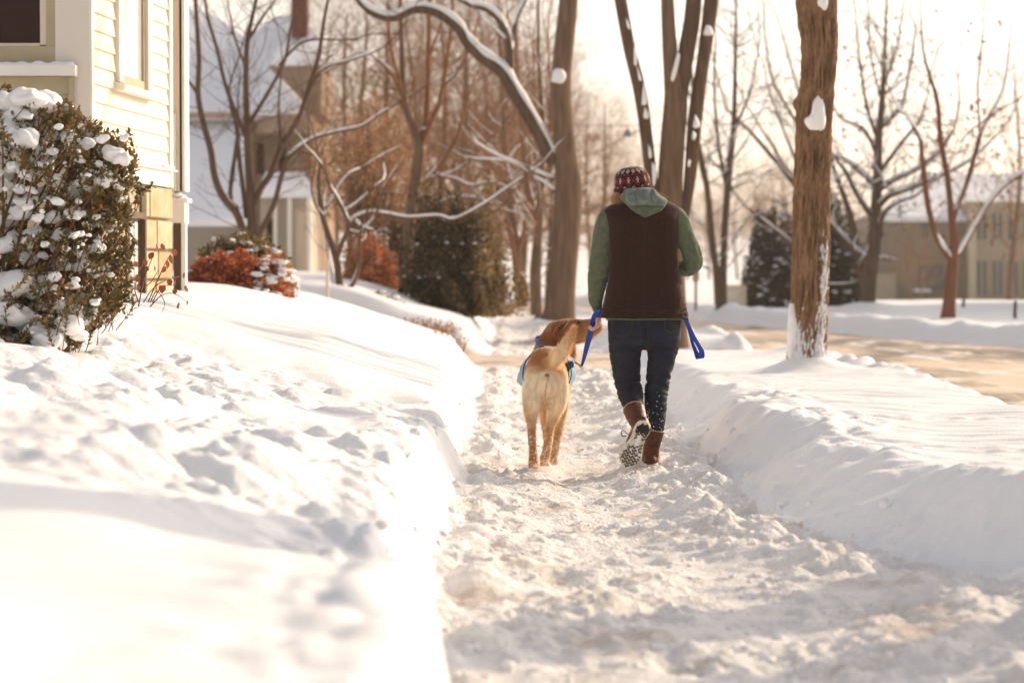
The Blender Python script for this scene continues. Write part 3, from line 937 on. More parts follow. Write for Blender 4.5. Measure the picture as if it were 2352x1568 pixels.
# hair
s = MB()
for k in range(230):
    if k < 165:
        u0 = random.uniform(1413, 1440); p0 = at(u0, 444 + random.uniform(-3, 4), FY - 0.02 + random.uniform(-0.03, 0.05))
        p2 = at(u0 - random.uniform(2, 22) + 6, 461 + random.uniform(-4, 12), FY - 0.03 + random.uniform(-0.04, 0.06))
    else:
        u0 = random.uniform(1495, 1508); p0 = at(u0, 443 + random.uniform(-2, 6), FY + random.uniform(-0.03, 0.05))
        p2 = at(u0 + random.uniform(4, 34), 456 + random.uniform(-14, 18), FY + random.uniform(-0.05, 0.04))
    p1 = (p0 + p2) / 2 + Vector((random.uniform(-.012, .012), random.uniform(-.01, .01), random.uniform(-0.004, 0.014)))
    pts = [Vector(q) for q in catmull([tuple(p0), tuple(p1), tuple(p2)], 4)]
    r = 0.0024 if k < 150 else 0.0007
    s.tube(pts, [r * (1 - 0.7 * i / len(pts)) for i in range(len(pts))], n=4, cap=False)
ball(s, at(1424, 452, FY + 0.02), 0.03, 0.06, 0.03, 12)
wbuild('hair', s, M_HAIR, True)
# eyes and mouth on the face, turned away from the street behind
s = MB()
for u in (1438, 1460): ball(s, at(u, 434, FY + 0.137), 0.011, 0.008, 0.008, 10)
wbuild('eyes', s, mat('eye_white', (0.5, 0.4, 0.35), 0.2, 0.5))
s = MB(); ball(s, at(1449, 454, FY + 0.135), 0.022, 0.008, 0.006, 10); wbuild('mouth', s, mat('lips', (0.45, 0.16, 0.13), 0.4))

# ---- boots
def boot_outline(n=40):
    """sole outline in (length 0..1 from heel, half width) -> closed list (l, w)"""
    L = [(0.0, 0.0), (0.02, 0.36), (0.08, 0.58), (0.2, 0.66), (0.38, 0.60), (0.55, 0.72), (0.7, 0.92), (0.8, 0.95), (0.9, 0.78), (0.97, 0.45), (1.0, 0.0)]
    R = [(0.97, -0.42), (0.9, -0.70), (0.8, -0.86), (0.68, -0.85), (0.52, -0.62), (0.38, -0.56), (0.2, -0.64), (0.08, -0.58), (0.02, -0.36)]
    return [tuple(p) for p in catmull(L + R + [L[0]], 3)[:-1]]
OUT = boot_outline()
def inside(l, w):
    c = False; n = len(OUT); j = n - 1
    for i in range(n):
        (xi, yi), (xj, yj) = OUT[i], OUT[j]
        if (yi > w) != (yj > w) and l < (xj - xi) * (w - yi) / (yj - yi + 1e-12) + xi: c = not c
        j = i
    return c
def make_boot(heel, toe, nrm, shaft, length=0.29, hw=0.067, tread=True, mirror=1):
    """heel, toe: points on the outsole; nrm: direction out of the outsole; shaft: (x,y,z,r) chain from the ankle up"""
    heel, toe = Vector(heel), Vector(toe)
    d = (toe - heel); L = d.length; d.normalize()
    nrm = Vector(nrm); nrm = (nrm - d * nrm.dot(d)).normalized(); w = nrm.cross(d) * mirror
    F = lambda l, x, h: heel + d * (l * L) + w * (x * hw) - nrm * h
    boot = MB()
    # midsole rim
    rim = MB(); poly = OUT
    lay = [(0.94, 0.000), (1.0, 0.004), (1.02, 0.016), (1.0, 0.028), (0.9, 0.032)]
    vs, fs = [], []; n = len(poly)
    for (s, h) in lay:
        for (l, x) in poly: vs.append(F(0.5 + (l - 0.5) * s, x * s, h))
    for i in range(len(lay) - 1):
        for k in range(n): fs.append((i * n + k, i * n + (k + 1) % n, (i + 1) * n + (k + 1) % n, (i + 1) * n + k))
    fs.append(tuple(range(n))[::-1]); fs.append(tuple((len(lay) - 1) * n + k for k in range(n)))
    rim.add(vs, fs); wbuild('midsole', rim, M_MIDSOLE, True)
    if tread:
        tr = MB()
        # smooth black heel plate, then zigzag lugs
        for l0 in np.arange(0.06, 0.985, 0.070):
            packed = 0.34 < l0 < 0.50
            pts = []
            run = []
            for x in np.arange(-0.95, 0.96, 0.19):
                zz = 0.026 * (1 if int(round((x + 0.95) / 0.19)) % 2 else -1)
                ll = l0 + zz + 0.02 * x * (1 if l0 > 0.55 else -0.4)
                ok = inside(ll, x * 1.06) and not (packed and abs(x) < 0.30) and not (0.24 < l0 < 0.56 and random.random() < 0.12 and abs(x) < .4) and random.random() > 0.02
                if ok: run.append((ll, x))
                if (not ok) and len(run) > 1: pts.append(run); run = []
                elif not ok: run = []
            if len(run) > 1: pts.append(run)
            for r in pts:
                hwid = 0.015 if 0.2 < l0 else 0.028
                A = [F(l - hwid, x, -0.004) for l, x in r] + [F(l + hwid, x, -0.004) for l, x in r[::-1]]
                m = len(r)
                B = [p + nrm * -0.006 for p in A]
                vs = A + B; fs = []
                for i in range(m - 1):
                    fs.append((i, i + 1, 2 * m - 2 - i, 2 * m - 1 - i))
                N2 = 2 * m
                for i in range(N2): fs.append((i, (i + 1) % N2, N2 + (i + 1) % N2, N2 + i))
                tr.add(vs, fs)
        wbuild('tread', tr, M_RUBBER)
        hp = MB()
        pl = [F(0.035 + 0.17 * (1 - math.cos(a)) / 2 * 1.0, 0.50 * math.sin(a), -0.002) for a in np.linspace(0.25, PI - 0.6, 12)] + [F(0.035 + 0.17 * (1 - math.cos(a)) / 2, 0.50 * math.sin(a), -0.002) for a in np.linspace(PI + 0.6, 2 * PI - 0.25, 12)]
        hp.prism(pl, -nrm * 0.004); wbuild('heel_plate', hp, M_RUBBER)
        cl = MB()
        for (l, x, r) in ((0.30, 0.0, 0.016), (0.38, 0.05, 0.017), (0.46, 0.05, 0.013), (0.60, -0.25, 0.009), (0.63, 0.35, 0.008), (0.72, -0.05, 0.007), (0.55, 0.2, 0.010), (0.66, 0.62, 0.012), (0.74, 0.5, 0.009)):
            c = F(l, x, -0.001); ball(cl, c, r, r * 0.55, r, 8)
        wbuild('packed_snow', cl, M_SNOWB, True)
    # upper
    up = MB()
    a0 = F(0.20, 0, 0.055); a1 = F(0.5, 0, 0.052); a2 = F(0.82, 0, 0.042)
    limb(up, [(*F(0.10, 0, 0.05), 0.034), (*a0, 0.040), (*a1, 0.040), (*a2, 0.038), (*F(0.92, 0, 0.036), 0.032)], seg=18)
    limb(up, shaft, seg=24, cap_round=False)
    me = remeshed('boot_upper', up, 0.0045, 4)
    displace(me, lambda co, no: 0.0028 * (1 - np.abs(n3(co, (26, 26, 50), 3)) * 3) + 0.001 * n3(co, (90, 90, 90), 2))
    o = wlink('boot', me, M_BOOT)
    cf = MB(); e = Vector(shaft[-1][:3]); e0 = Vector(shaft[-2][:3]); t = (e - e0).normalized(); r = shaft[-1][3]
    s1 = t.orthogonal().normalized(); s2 = t.cross(s1)
    ring = [e + (s1 * math.cos(a) + s2 * math.sin(a)) * (r + 0.001) for a in np.linspace(0, 2 * PI, 33)]
    cf.tube(ring, 0.0026, n=6); wbuild('boot_cuff', cf, mat('cuff_piping', (0.50, 0.36, 0.24), 0.7), True)
    return F, d, w, nrm

# trailing foot: sole turned to the camera
hl, to = at(1483, 972, FY - 0.34), at(1437, 1071, FY - 0.21)
F1, d1, w1, n1 = make_boot(hl, to, (0.12, -1, -0.35), px([(1474, 985, -0.27, 19), (1468, 972, -0.25, 20), (1461, 955, -0.205, 23), (1456, 940, -0.165, 24.5)], FY))
s = MB()
lp = [at(*q) for q in ((1448, 1000, FY - 0.20), (1440, 995, FY - 0.21), (1432, 988, FY - 0.22), (1427, 993, FY - 0.22), (1430, 1001, FY - 0.22), (1440, 1000, FY - 0.21))]
s.tube([Vector(q) for q in catmull([tuple(p) for p in lp], 5)], 0.0028, n=6)
wbuild('boot_lace', s, M_LACE, True)
# standing foot
hl, to = at(1492, 1077, FY - 0.055), Vector((at(1503, 1070, FY).x + 0.01, FY + 0.23, 0.004)); hl.z = 0.004
F2, d2, w2, n2 = make_boot(hl, to, (0, 0, -1), px([(1493, 1058, 0.0, 18.5), (1494, 1044, 0.0, 18.5), (1497, 1020, 0.0, 19.5), (1502, 998, 0.0, 21.5), (1504, 988, 0.0, 22.5)], FY), tread=False)
s = MB()
for k in range(26):
    a = random.uniform(-2.2, 2.2)
    l = 0.5 - 0.52 * math.cos(a * 0.75); x = 1.02 * math.sin(a * 0.75) * 0.75
    c = F2(max(0.0, l - 0.06), x, random.uniform(0.003, 0.03)); r = random.uniform(0.004, 0.010)
    ball(s, c, r, r, r * 0.8, 8)
wbuild('packed_snow', s, M_SNOWB, True)
# flecks of kicked-up snow on jeans and boots
s = MB()
for k in range(90):
    v = random.triangular(880, 1040, 985); u = random.uniform(1482, 1531)
    if random.random() < 0.35: u = random.gauss(1487, 3); v = random.gauss(968, 14)
    w = ray_onto(jeans, [(u, v)], 0.002)
    if w:
        r = random.choice((0.0012, 0.0016, 0.0024, 0.0036)); ball(s, w[0], r, r, r * random.uniform(0.8, 1.6), 6)
o = wbuild('snow_flecks', s, M_SNOWB); o['kind'] = 'stuff'

# ------------------------------------------------------------------ leash
M_BLUE = mat('blue_webbing', (0.012, 0.055, 0.36), 0.5, 0.4, bump=0.0006, bump_scale=700)
M_METAL = mat('dull_metal', (0.28, 0.24, 0.2), 0.35, 0.5, metallic=0.9)
leash = empty('dog_leash', at(1377, 712, FY + 0.03))
tag(leash, 'blue webbing leash running from the dog to the woman and looping at her hip', 'leash')
L_INV = Matrix.Translation(-leash.location)
def llink(name, mb, m, smooth=False):
    me = mb.mesh(name, smooth); me.transform(L_INV); return link(name, me, m, leash)
def ribbon(pts, n=8):
    S = catmull([(u, v, Y, hw, tw) for (u, v, Y, hw, tw) in pts], n)
    out = []
    for (u, v, Y, hw, tw) in S:
        c = at(u, v, Y)
        out.append((c, Vector((math.cos(tw), -math.sin(tw), 0.15)) * hw * 1.22 * mpp(FY)))
    return out
s = MB(); strip(s, ribbon([(1336, 841, FY + 0.22, 3.0, 0.9), (1341, 824, FY + 0.2, 4.2, 0.6), (1350, 788, FY + 0.15, 5.6, 0.2), (1360, 750, FY + 0.07, 6.2, 0.1), (1367, 727, FY + 0.01, 6.8, 0.1), (1374, 713, FY - 0.03, 6.2, 0.5), (1382, 712, FY + 0.0, 5, 0.8), (1392, 726, FY + 0.12, 5, 1.0)]), 0.0016)
llink('strap', s, M_BLUE)
s = MB(); strip(s, ribbon([(1560, 700, FY + 0.1, 4.5, 0.2), (1572, 720, FY - 0.02, 4.6, 0.2), (1578, 740, FY - 0.03, 4.4, 0.3), (1590, 768, FY - 0.035, 5.0, 0.5), (1603, 790, FY - 0.04, 4.6, 0.6), (1611, 806, FY - 0.05, 5.0, 0.2), (1611, 820, FY - 0.03, 5.8, 0.1), (1605, 822, FY + 0.02, 5.8, 0.3), (1598, 806, FY + 0.05, 4.5, 0.6), (1590, 786, FY + 0.05, 3.6, 0.8), (1583, 760, FY + 0.03, 3.0, 0.9), (1576, 735, FY + 0.0, 3.5, 0.5), (1570, 715, FY + 0.05, 4.2, 0.2)]), 0.0016)
llink('handle_loop', s, M_BLUE)
s = MB()
A, Bp = at(1334, 840, FY + 0.22), at(1320, 831, FY + 0.24)
s.tube([A, A.lerp(Bp, 0.5), Bp], [0.004, 0.0052, 0.004], n=8)
rg = lambda c, r: [c + Vector((math.cos(a) * r, 0.2 * math.sin(a) * r, math.sin(a) * r)) for a in np.linspace(0, 2 * PI, 17)]
s.tube(rg(A, 0.009), 0.0022, n=6); s.tube(rg(Bp + Vector((-0.008, 0, 0)), 0.010), 0.0022, n=6)
llink('clasp', s, M_METAL, True)
# ------------------------------------------------------------------ the dog
DY = 13.45
dog = empty('dog', (at(1250, 1070, DY).x, DY, 0))
tag(dog, 'golden labrador seen from behind in blue denim vest, nose lifted to the woman\'s hand', 'dog')
D_INV = Matrix.Translation(-dog.location)
def dlink(name, me, m):
    me.transform(D_INV); return link(name, me, m, dog)
b = MB()
D = lambda pts, **k: limb(b, px(pts, DY), **k)
D([(1254, 876, 0.06, 45), (1254, 862, 0.12, 48), (1254, 858, 0.25, 47), (1256, 858, 0.42, 50), (1262, 856, 0.58, 52), (1268, 845, 0.66, 46)], seg=24)
D([(1254, 836, 0.13, 40), (1255, 842, 0.3, 42), (1262, 842, 0.5, 44)], seg=20)            # back line
D([(1230, 866, 0.05, 26), (1228, 895, 0.05, 27)], seg=18)
D([(1279, 866, 0.05, 26), (1278, 895, 0.07, 27)], seg=18)
D([(1262, 850, 0.6, 46), (1270, 818, 0.68, 44), (1276, 792, 0.68, 41), (1284, 770, 0.66, 36)], seg=22)      # neck
D([(1284, 768, 0.64, 33), (1300, 762, 0.62, 31), (1312, 760, 0.60, 29)], seg=20)     # skull
D([(1312, 764, 0.60, 27), (1332, 760, 0.575, 23), (1352, 756, 0.55, 18), (1370, 751, 0.53, 14.5)], seg=18)  # muzzle
D([(1318, 748, 0.57, 16), (1330, 746, 0.56, 14), (1345, 746, 0.55, 12)], seg=14)      # brow to stop
D([(1345, 742, 0.54, 10), (1360, 741, 0.53, 10), (1372, 742, 0.52, 9)], seg=14)
D([(1330, 772, 0.57, 16), (1350, 768, 0.55, 13), (1364, 762, 0.53, 9)], seg=14)       # jaw
D([(1258, 835, 0.5, 30), (1254, 812, 0.62, 30), (1262, 790, 0.66, 28), (1280, 768, 0.64, 26)], seg=18)
# hind legs
D([(1227, 885, 0.05, 28), (1222, 925, 0.02, 23), (1220, 950, 0.03, 16.5), (1221, 972, 0.0, 11.5), (1221.5, 990, -0.03, 10), (1222, 1005, -0.035, 10), (1224, 1035, -0.015, 9.5), (1225, 1056, 0.0, 11)], seg=16)
D([(1225, 1060, -0.01, 11.5), (1225, 1064, 0.04, 12)], seg=14)
D([(1279, 885, 0.07, 28), (1279, 920, 0.08, 24), (1272, 950, 0.11, 16.5), (1265, 975, 0.10, 11.5), (1260, 1000, 0.08, 10), (1256, 1030, 0.11, 9.5), (1252, 1048, 0.13, 10.5)], seg=16)
D([(1251, 1051, 0.12, 11), (1251, 1053, 0.18, 11.5)], seg=14)
# front legs
D([(1290, 895, 0.50, 18), (1292, 930, 0.48, 14.5), (1288, 960, 0.46, 11.5), (1281, 1000, 0.42, 9.5), (1275, 1035, 0.38, 9), (1272, 1052, 0.36, 10)], seg=14)
D([(1272, 1055, 0.35, 10.5), (1272, 1058, 0.40, 11)], seg=14)
D([(1248, 895, 0.56, 18), (1250, 935, 0.56, 14), (1252, 965, 0.56, 11), (1256, 1000, 0.55, 9), (1257, 1035, 0.55, 9), (1257, 1050, 0.54, 10)], seg=14)
# chest
D([(1285, 880, 0.55, 28), (1300, 840, 0.66, 22), (1306, 800, 0.66, 18)], seg=16)
D([(1240, 880, 0.5, 30), (1252, 850, 0.6, 34)], seg=16)
# tail
D([(1250, 842, 0.06, 16), (1267, 832, 0.0, 17), (1285, 816, -0.03, 17), (1300, 794, -0.03, 14), (1311, 771, -0.02, 9.5), (1318, 753, 0.0, 6)], seg=16)
# toes
for (u0, v0, dy) in ((1225, 1068, 0.0), (1251, 1056, 0.15), (1272, 1062, 0.38), (1257, 1055, 0.57)):
    for k in (-1.2, -0.4, 0.4, 1.2):
        p = at(u0 + k * 6, v0, DY + dy); ball(b, (p.x, p.y + 0.035, 0.014), 0.011, 0.022, 0.012, 8)
me = remeshed('body', b, 0.0065, 6)
co, no = get_vn(me)
# lift every paw out of / on to the snow
def px_u(co): return 1176 + co[:, 0] / co[:, 1] * FPX
U = px_u(co); Z = co[:, 2]; Yc = co[:, 1]
nz = n3(co, (9, 9, 9), 0.5); nf = n3(co, (60, 60, 22), 3.5); ns = n3(co, (120, 120, 120), 8.8)
gold = np.array((0.60, 0.35, 0.15)); red = np.array((0.36, 0.135, 0.038)); cream = np.array((0.82, 0.67, 0.48)); white = np.array((0.85, 0.84, 0.82))
c = np.tile(gold, (len(co), 1))
def mix(c, col, f): f = np.clip(f, 0, 1)[:, None]; return c * (1 - f) + col * f
c = mix(c, cream, sstep(0.22, 0.34, Z + 0.15 * nz) * sstep(0.62, 0.50, Z + 0.1 * nz) * sstep(14.1, 13.7, Yc))
c = mix(c, red, sstep(0.545, 0.63, Z + 0.10 * nz) * sstep(1300, 1245, U + 60 * nz) * (Yc < 13.95) * (0.8 + 1.2 * nz + 0.8 * nf))
c = mix(c, red * 0.85, sstep(13.85, 14.0, Yc) * sstep(0.56, 0.64, Z))
c = mix(c, np.array((0.46, 0.20, 0.075)), sstep(1322, 1345, U) * (Yc > 13.85) * (Z > 0.6) * 0.9)
c = mix(c, np.array((0.46, 0.20, 0.075)), np.exp(-((U - 1302) / 12) ** 2) * (Yc > 13.85) * (Z > 0.74) * 0.6)
c = mix(c, gold * 0.9, sstep(0.78, 0.74, Z) * sstep(1318, 1330, U) * (Yc > 13.9) * 0.5)
tail = (np.abs(Yc - 13.42) < 0.10) * (U > 1259) * (Z > 0.54) * (Z + (U - 1262) * 0.0 > 0.55)
tf = tail * sstep(1256, 1272, U) * sstep(0.55, 0.60, Z + 0.05 * nz)
c = mix(c, np.array((0.84, 0.64, 0.40)), tf * 0.9)
c = mix(c, np.array((0.66, 0.36, 0.15)), tf * sstep(1290, 1318, U) * 0.8)
c = mix(c, red * 1.05, sstep(0.27, 0.20, Z + 0.06 * nz) * (0.75 + 0.5 * nf) * np.where(U < 1240, 1.0, 0.3))
c = mix(c, white, sstep(0.10, 0.22, ns + 0.35 * nf) * sstep(0.27, 0.12, Z) * 0.85)
# dark spot under the tail, faint cow-lick lines
pa = at(1256, 860, 13.5)
d0 = np.sqrt((co[:, 0] - pa.x) ** 2 + (co[:, 2] - pa.z) ** 2)
c = mix(c, np.array((0.16, 0.06, 0.045)), (d0 < 0.011 + 0.004 * nf) * (Yc < 13.6) * 0.85)
ln = np.abs(co[:, 0] - pa.x - 0.012 * np.sin(Z * 26)) < 0.0035
c = mix(c, red, ln * (Z < pa.z) * (Z > 0.33) * (Yc < 13.6) * 0.45)
c *= (1 + 0.34 * nf + 0.16 * nz)[:, None]
set_col(me, np.clip(c, 0, 1))
me.vertices.foreach_set('co', (co + no * (0.0022 * nf + 0.003 * nz)[:, None]).astype(np.float32).ravel()); me.update()
M_COAT = mat('dog_coat', (0.5, 0.3, 0.12), 0.75, 0.25, attr='col', bump=0.0015, bump_scale=130, stretch=(1, 1, 0.35), sheen=0.3)
# short fur standing on the coat
co, no = get_vn(me)
nV = len(co)
pick = RNG.choice(nV, size=70000, replace=True)
P0 = co[pick] + RNG.normal(0, 0.0022, (len(pick), 3)); N0 = no[pick]
dirn = N0 * 0.45 + np.array([0, -0.35, -0.75]); 
tl = tail[pick].astype(bool)
dirn[tl] = N0[tl] * 0.7 + np.array([0.35, -0.2, 0.25])
dirn /= np.linalg.norm(dirn, axis=1, keepdims=True)
Lh = RNG.uniform(0.007, 0.017, len(pick)) * np.where(tl, 1.7, 1.0) * np.where(co[pick][:, 2] < 0.06, 0.4, 1.0)
side = np.cross(dirn, N0 + RNG.normal(0, 0.3, N0.shape)); side /= np.linalg.norm(side, axis=1, keepdims=True) + 1e-9
Wd = 0.0007
A = P0 - side * Wd - N0 * 0.001; Bv = P0 + side * Wd - N0 * 0.001; T = P0 + dirn * Lh[:, None]
FV = np.stack([A, Bv, T], 1).reshape(-1, 3)
fm = np_mesh('fur', FV, np.arange(len(FV)).reshape(-1, 3), smooth=False)
set_col(fm, np.repeat(np.clip(c[pick] * 1.12, 0, 1), 3, axis=0))
dlink('body', me, M_COAT)
o = dlink('fur', fm, mat('dog_fur', (0.5, 0.3, 0.12), 0.6, 0.3, attr='col', trans=0.5)); o['kind'] = 'stuff'

# ears
def flap(pts_c, wid, th, name, m):
    S = catmull(pts_c, 5); mb = MB(); vs, fs = [], []
    n = len(S); K = 10
    for i, s in enumerate(S):
        t = i / (n - 1); w = wid * math.sin(PI * min(0.96, 0.22 + t * 0.74)) ** 0.8
        p = Vector(s[:3]); ax = Vector(s[3:6]).normalized(); nn = Vector((0, -1, 0.15)).normalized()
        for k in range(K):
            a = 2 * PI * k / K
            vs.append(p + ax * (w * math.cos(a)) + nn * (th * math.sin(a) - 0.35 * w * math.cos(a) ** 2))
    for i in range(n - 1):
        for k in range(K): fs.append((i * K + k, i * K + (k + 1) % K, (i + 1) * K + (k + 1) % K, (i + 1) * K + k))
    fs.append(tuple(range(K))[::-1]); fs.append(tuple((n - 1) * K + k for k in range(K)))
    mb.add(vs, fs)
    return dlink(name, mb.mesh(name, True), m)
M_EAR = mat('dog_ear_fur', (0.115, 0.034, 0.010), 0.7, 0.25, color2=(0.20, 0.065, 0.02), noise_scale=50, bump=0.002, bump_scale=150, sheen=0.3)
e = lambda u, v, dy: tuple(at(u, v, DY + dy))
flap([(*e(1300, 738, 0.49), 1, 0, 0.6), (*e(1292, 744, 0.462), 1, 0, 0.5), (*e(1284, 757, 0.458), 1, 0, 0.35), (*e(1277, 772, 0.475), 1, 0, 0.2)], 0.040, 0.009, 'ear', M_EAR)
flap([(*e(1306, 742, 0.72), 1, 0, 0.9), (*e(1300, 752, 0.745), 0.8, 0, 1), (*e(1294, 766, 0.74), 1, 0, 0.5), (*e(1290, 780, 0.72), 1, 0, 0.3)], 0.032, 0.006, 'ear', M_EAR)
M_DARK = mat('dark_wet', (0.015, 0.010, 0.009), 0.2, 0.6)
s = MB(); ball(s, at(1374, 743, DY + 0.505), 0.013, 0.016, 0.011, 12); ball(s, at(1379, 738, DY + 0.52), 0.008, 0.014, 0.008, 10); dlink('nose', s.mesh('nose', True), mat('dog_nose', (0.06, 0.022, 0.016), 0.35, 0.5))
s = MB(); ball(s, at(1330, 740, DY + 0.51), 0.0115, 0.008, 0.009, 12); dlink('eye', s.mesh('eye', True), M_DARK)
s = MB(); ball(s, at(1333, 742, DY + 0.62), 0.0085, 0.006, 0.0072, 12); dlink('eye', s.mesh('eye', True), M_DARK)
s = MB(); s.tube([at(*q) for q in ((1372, 756, DY + 0.495), (1364, 763, DY + 0.495), (1352, 767, DY + 0.495))], [0.002, 0.0022, 0.001], n=5); dlink('mouth', s.mesh('mouth', True), M_DARK)

# denim vest
M_DENIM = mat('light_denim', (0.17, 0.29, 0.40), 0.85, 0.2, color2=(0.26, 0.38, 0.48), noise_scale=30, bump=0.0012, bump_scale=400)
M_DENIM_D = mat('dark_denim_trim', (0.05, 0.085, 0.13), 0.8)
def vest_shell(y0, y1, ny_, th0, th1, off):
    vs, fs = [], []
    K = 40
    S = np.linspace(0, 1, ny_)
    for t in S:
        Y = y0 + (y1 - y0) * t
        c0 = at(1256 + 8 * t, 856, Y)
        for k in range(K + 1):
            a = th0 + (th1 - th0) * k / K
            left = max(0.0, -math.cos(a))
            rr = 0.127 + 0.002 * t + off
            low = max(0.0, -math.sin(a) + 0.35)
            fl = left * (0.006 + 0.062 * t) * (0.5 + low) + max(0, math.cos(a)) * (0.004 + 0.016 * t) + max(0, math.sin(a)) * 0.034 * t
            w = 0.0035 * math.sin(k * 0.9 + t * 5) + 0.003 * math.sin(k * 2.1 - t * 9)
            vs.append((c0.x + (rr + fl + w) * math.cos(a), Y + 0.02 * math.sin(k * 0.7), c0.z + (rr + w + 0.008) * math.sin(a)))
    for i in range(ny_ - 1):
        for k in range(K):
            a = i * (K + 1) + k
            fs.append((a, a + 1, a + K + 2, a + K + 1))
    me = bpy.data.meshes.new('vest'); me.from_pydata(vs, [], fs); me.update()
    o = bpy.data.objects.new('t', me); COL.objects.link(o)
    m = o.modifiers.new('s', 'SOLIDIFY'); m.thickness = 0.004; m.offset = 1
    m2 = o.modifiers.new('b', 'SUBSURF'); m2.levels = 1; m2.render_levels = 1
    dg = bpy.context.evaluated_depsgraph_get(); out = bpy.data.meshes.new_from_object(o.evaluated_get(dg))
    bpy.data.objects.remove(o)
    out.polygons.foreach_set('use_smooth', np.full(len(out.polygons), True))
    return out
dlink('vest', vest_shell(13.66, 14.02, 12, math.radians(-32), math.radians(214), 0.0), M_DENIM)
s = MB()
for (y, th) in ((13.655, 0.006),):
    pts = []
    for k in range(33):
        a = math.radians(-32 + 246 * k / 32); c0 = at(1256, 856, y)
        left = max(0.0, -math.cos(a)); low = max(0.0, -math.sin(a) + 0.35)
        rr = 0.131 + left * 0.006 * (0.4 + low) + max(0, math.cos(a)) * 0.008
        pts.append(Vector((c0.x + rr * math.cos(a), y, c0.z + (0.140) * math.sin(a))))
    s.tube(pts, 0.0035, n=6)
dlink('vest_binding', s.mesh('b', True), M_DENIM_D)
s = MB()
pts = []
for k in range(20):
    a = math.radians(200 + 140 * k / 19); c0 = at(1258, 858, 13.82)
    pts.append((Vector((c0.x + 0.128 * math.cos(a), 13.82, c0.z + 0.148 * math.sin(a))), Vector((0, 0.02, 0))))
strip(s, pts, 0.002); dlink('belly_strap', s.mesh('b'), mat('navy_strap', (0.03, 0.06, 0.14), 0.7))
s = MB()
pts = []
for k in range(14):
    a = math.radians(60 + 70 * k / 13); c0 = at(1258, 856, 13.72)
    pts.append((Vector((c0.x + 0.140 * math.cos(a), 13.72, c0.z + 0.148 * math.sin(a))), Vector((0, 0.016, 0.004))))
strip(s, pts, 0.002); dlink('vest_strap', s.mesh('b'), mat('pale_strap', (0.45, 0.47, 0.44), 0.7))
s = MB(); c0 = at(1243, 798, 13.69); s.box(c0.x - 0.012, c0.x + 0.016, c0.y - 0.006, c0.y + 0.004, c0.z - 0.006, c0.z + 0.008); dlink('buckle', s.mesh('b'), mat('grey_buckle', (0.12, 0.12, 0.11), 0.4))
s = MB(); c0 = at(1312, 836, 13.66); s.prism([(c0.x - 0.02, c0.y, c0.z + 0.02), (c0.x + 0.012, c0.y, c0.z + 0.014), (c0.x + 0.016, c0.y, c0.z - 0.016), (c0.x - 0.008, c0.y, c0.z - 0.028), (c0.x - 0.022, c0.y, c0.z - 0.01)], (0, 0.02, 0)); dlink('vest_flap', s.mesh('b'), M_DENIM_D)
# collar
s = MB()
ca_, cb_ = Vector(at(1268, 800, 14.12)), Vector(at(1279, 768, 14.1)); ax = (cb_ - ca_).normalized()
e1 = ax.cross(Vector((0, 1, 0))).normalized(); e2 = ax.cross(e1)
cm = Vector(at(1273, 792, 14.12))
pts = [(cm + e1 * math.cos(a) * 0.116 + e2 * math.sin(a) * 0.112, ax * 0.010) for a in np.linspace(0, 2 * PI, 41)]
strip(s, pts, 0.002); dlink('collar', s.mesh('c'), M_BLUE)
# ------------------------------------------------------------------ trees
class Polys:
    """branch polylines -> tube meshes, built with numpy"""
    def __init__(self): self.items = []
    def add(self, pts, rad): self.items.append((np.array([tuple(p) for p in pts], dtype=float), np.array(rad, dtype=float)))
    def geo(self, n_of):
        V, F, b = [], [], 0
        for P, R in self.items:
            m = len(P); n = n_of(R[0])
            T = np.gradient(P, axis=0); T /= np.linalg.norm(T, axis=1, keepdims=True) + 1e-9
            up = np.array([0.31, -0.95, 0.05]) if abs(T[0][1]) < 0.85 else np.array([1.0, 0, 0])
            U = up - T * (T @ up)[:, None]; U /= np.linalg.norm(U, axis=1, keepdims=True) + 1e-9
            W = np.cross(T, U)
            a = np.arange(n) * 2 * PI / n
            V.append((P[:, None, :] + R[:, None, None] * (U[:, None, :] * np.cos(a)[None, :, None] + W[:, None, :] * np.sin(a)[None, :, None])).reshape(-1, 3))
            i = np.arange(m - 1)[:, None] * n; k = np.arange(n)[None, :]; k2 = (k + 1) % n
            F.append((b + np.stack([i + k, i + k2, i + n + k2, i + n + k], -1)).reshape(-1, 4))
            b += m * n
        return np.concatenate(V), np.concatenate(F)
    def mesh(self, name, n_of=lambda r: 8 if r > 0.05 else (5 if r > 0.012 else 3)):
        if not self.items: return None
        v, f = self.geo(n_of)
        return np_mesh(name, v, f)

def smooth_line(pts, n=5):
    S = catmull([tuple(p) for p in pts], n)
    return S

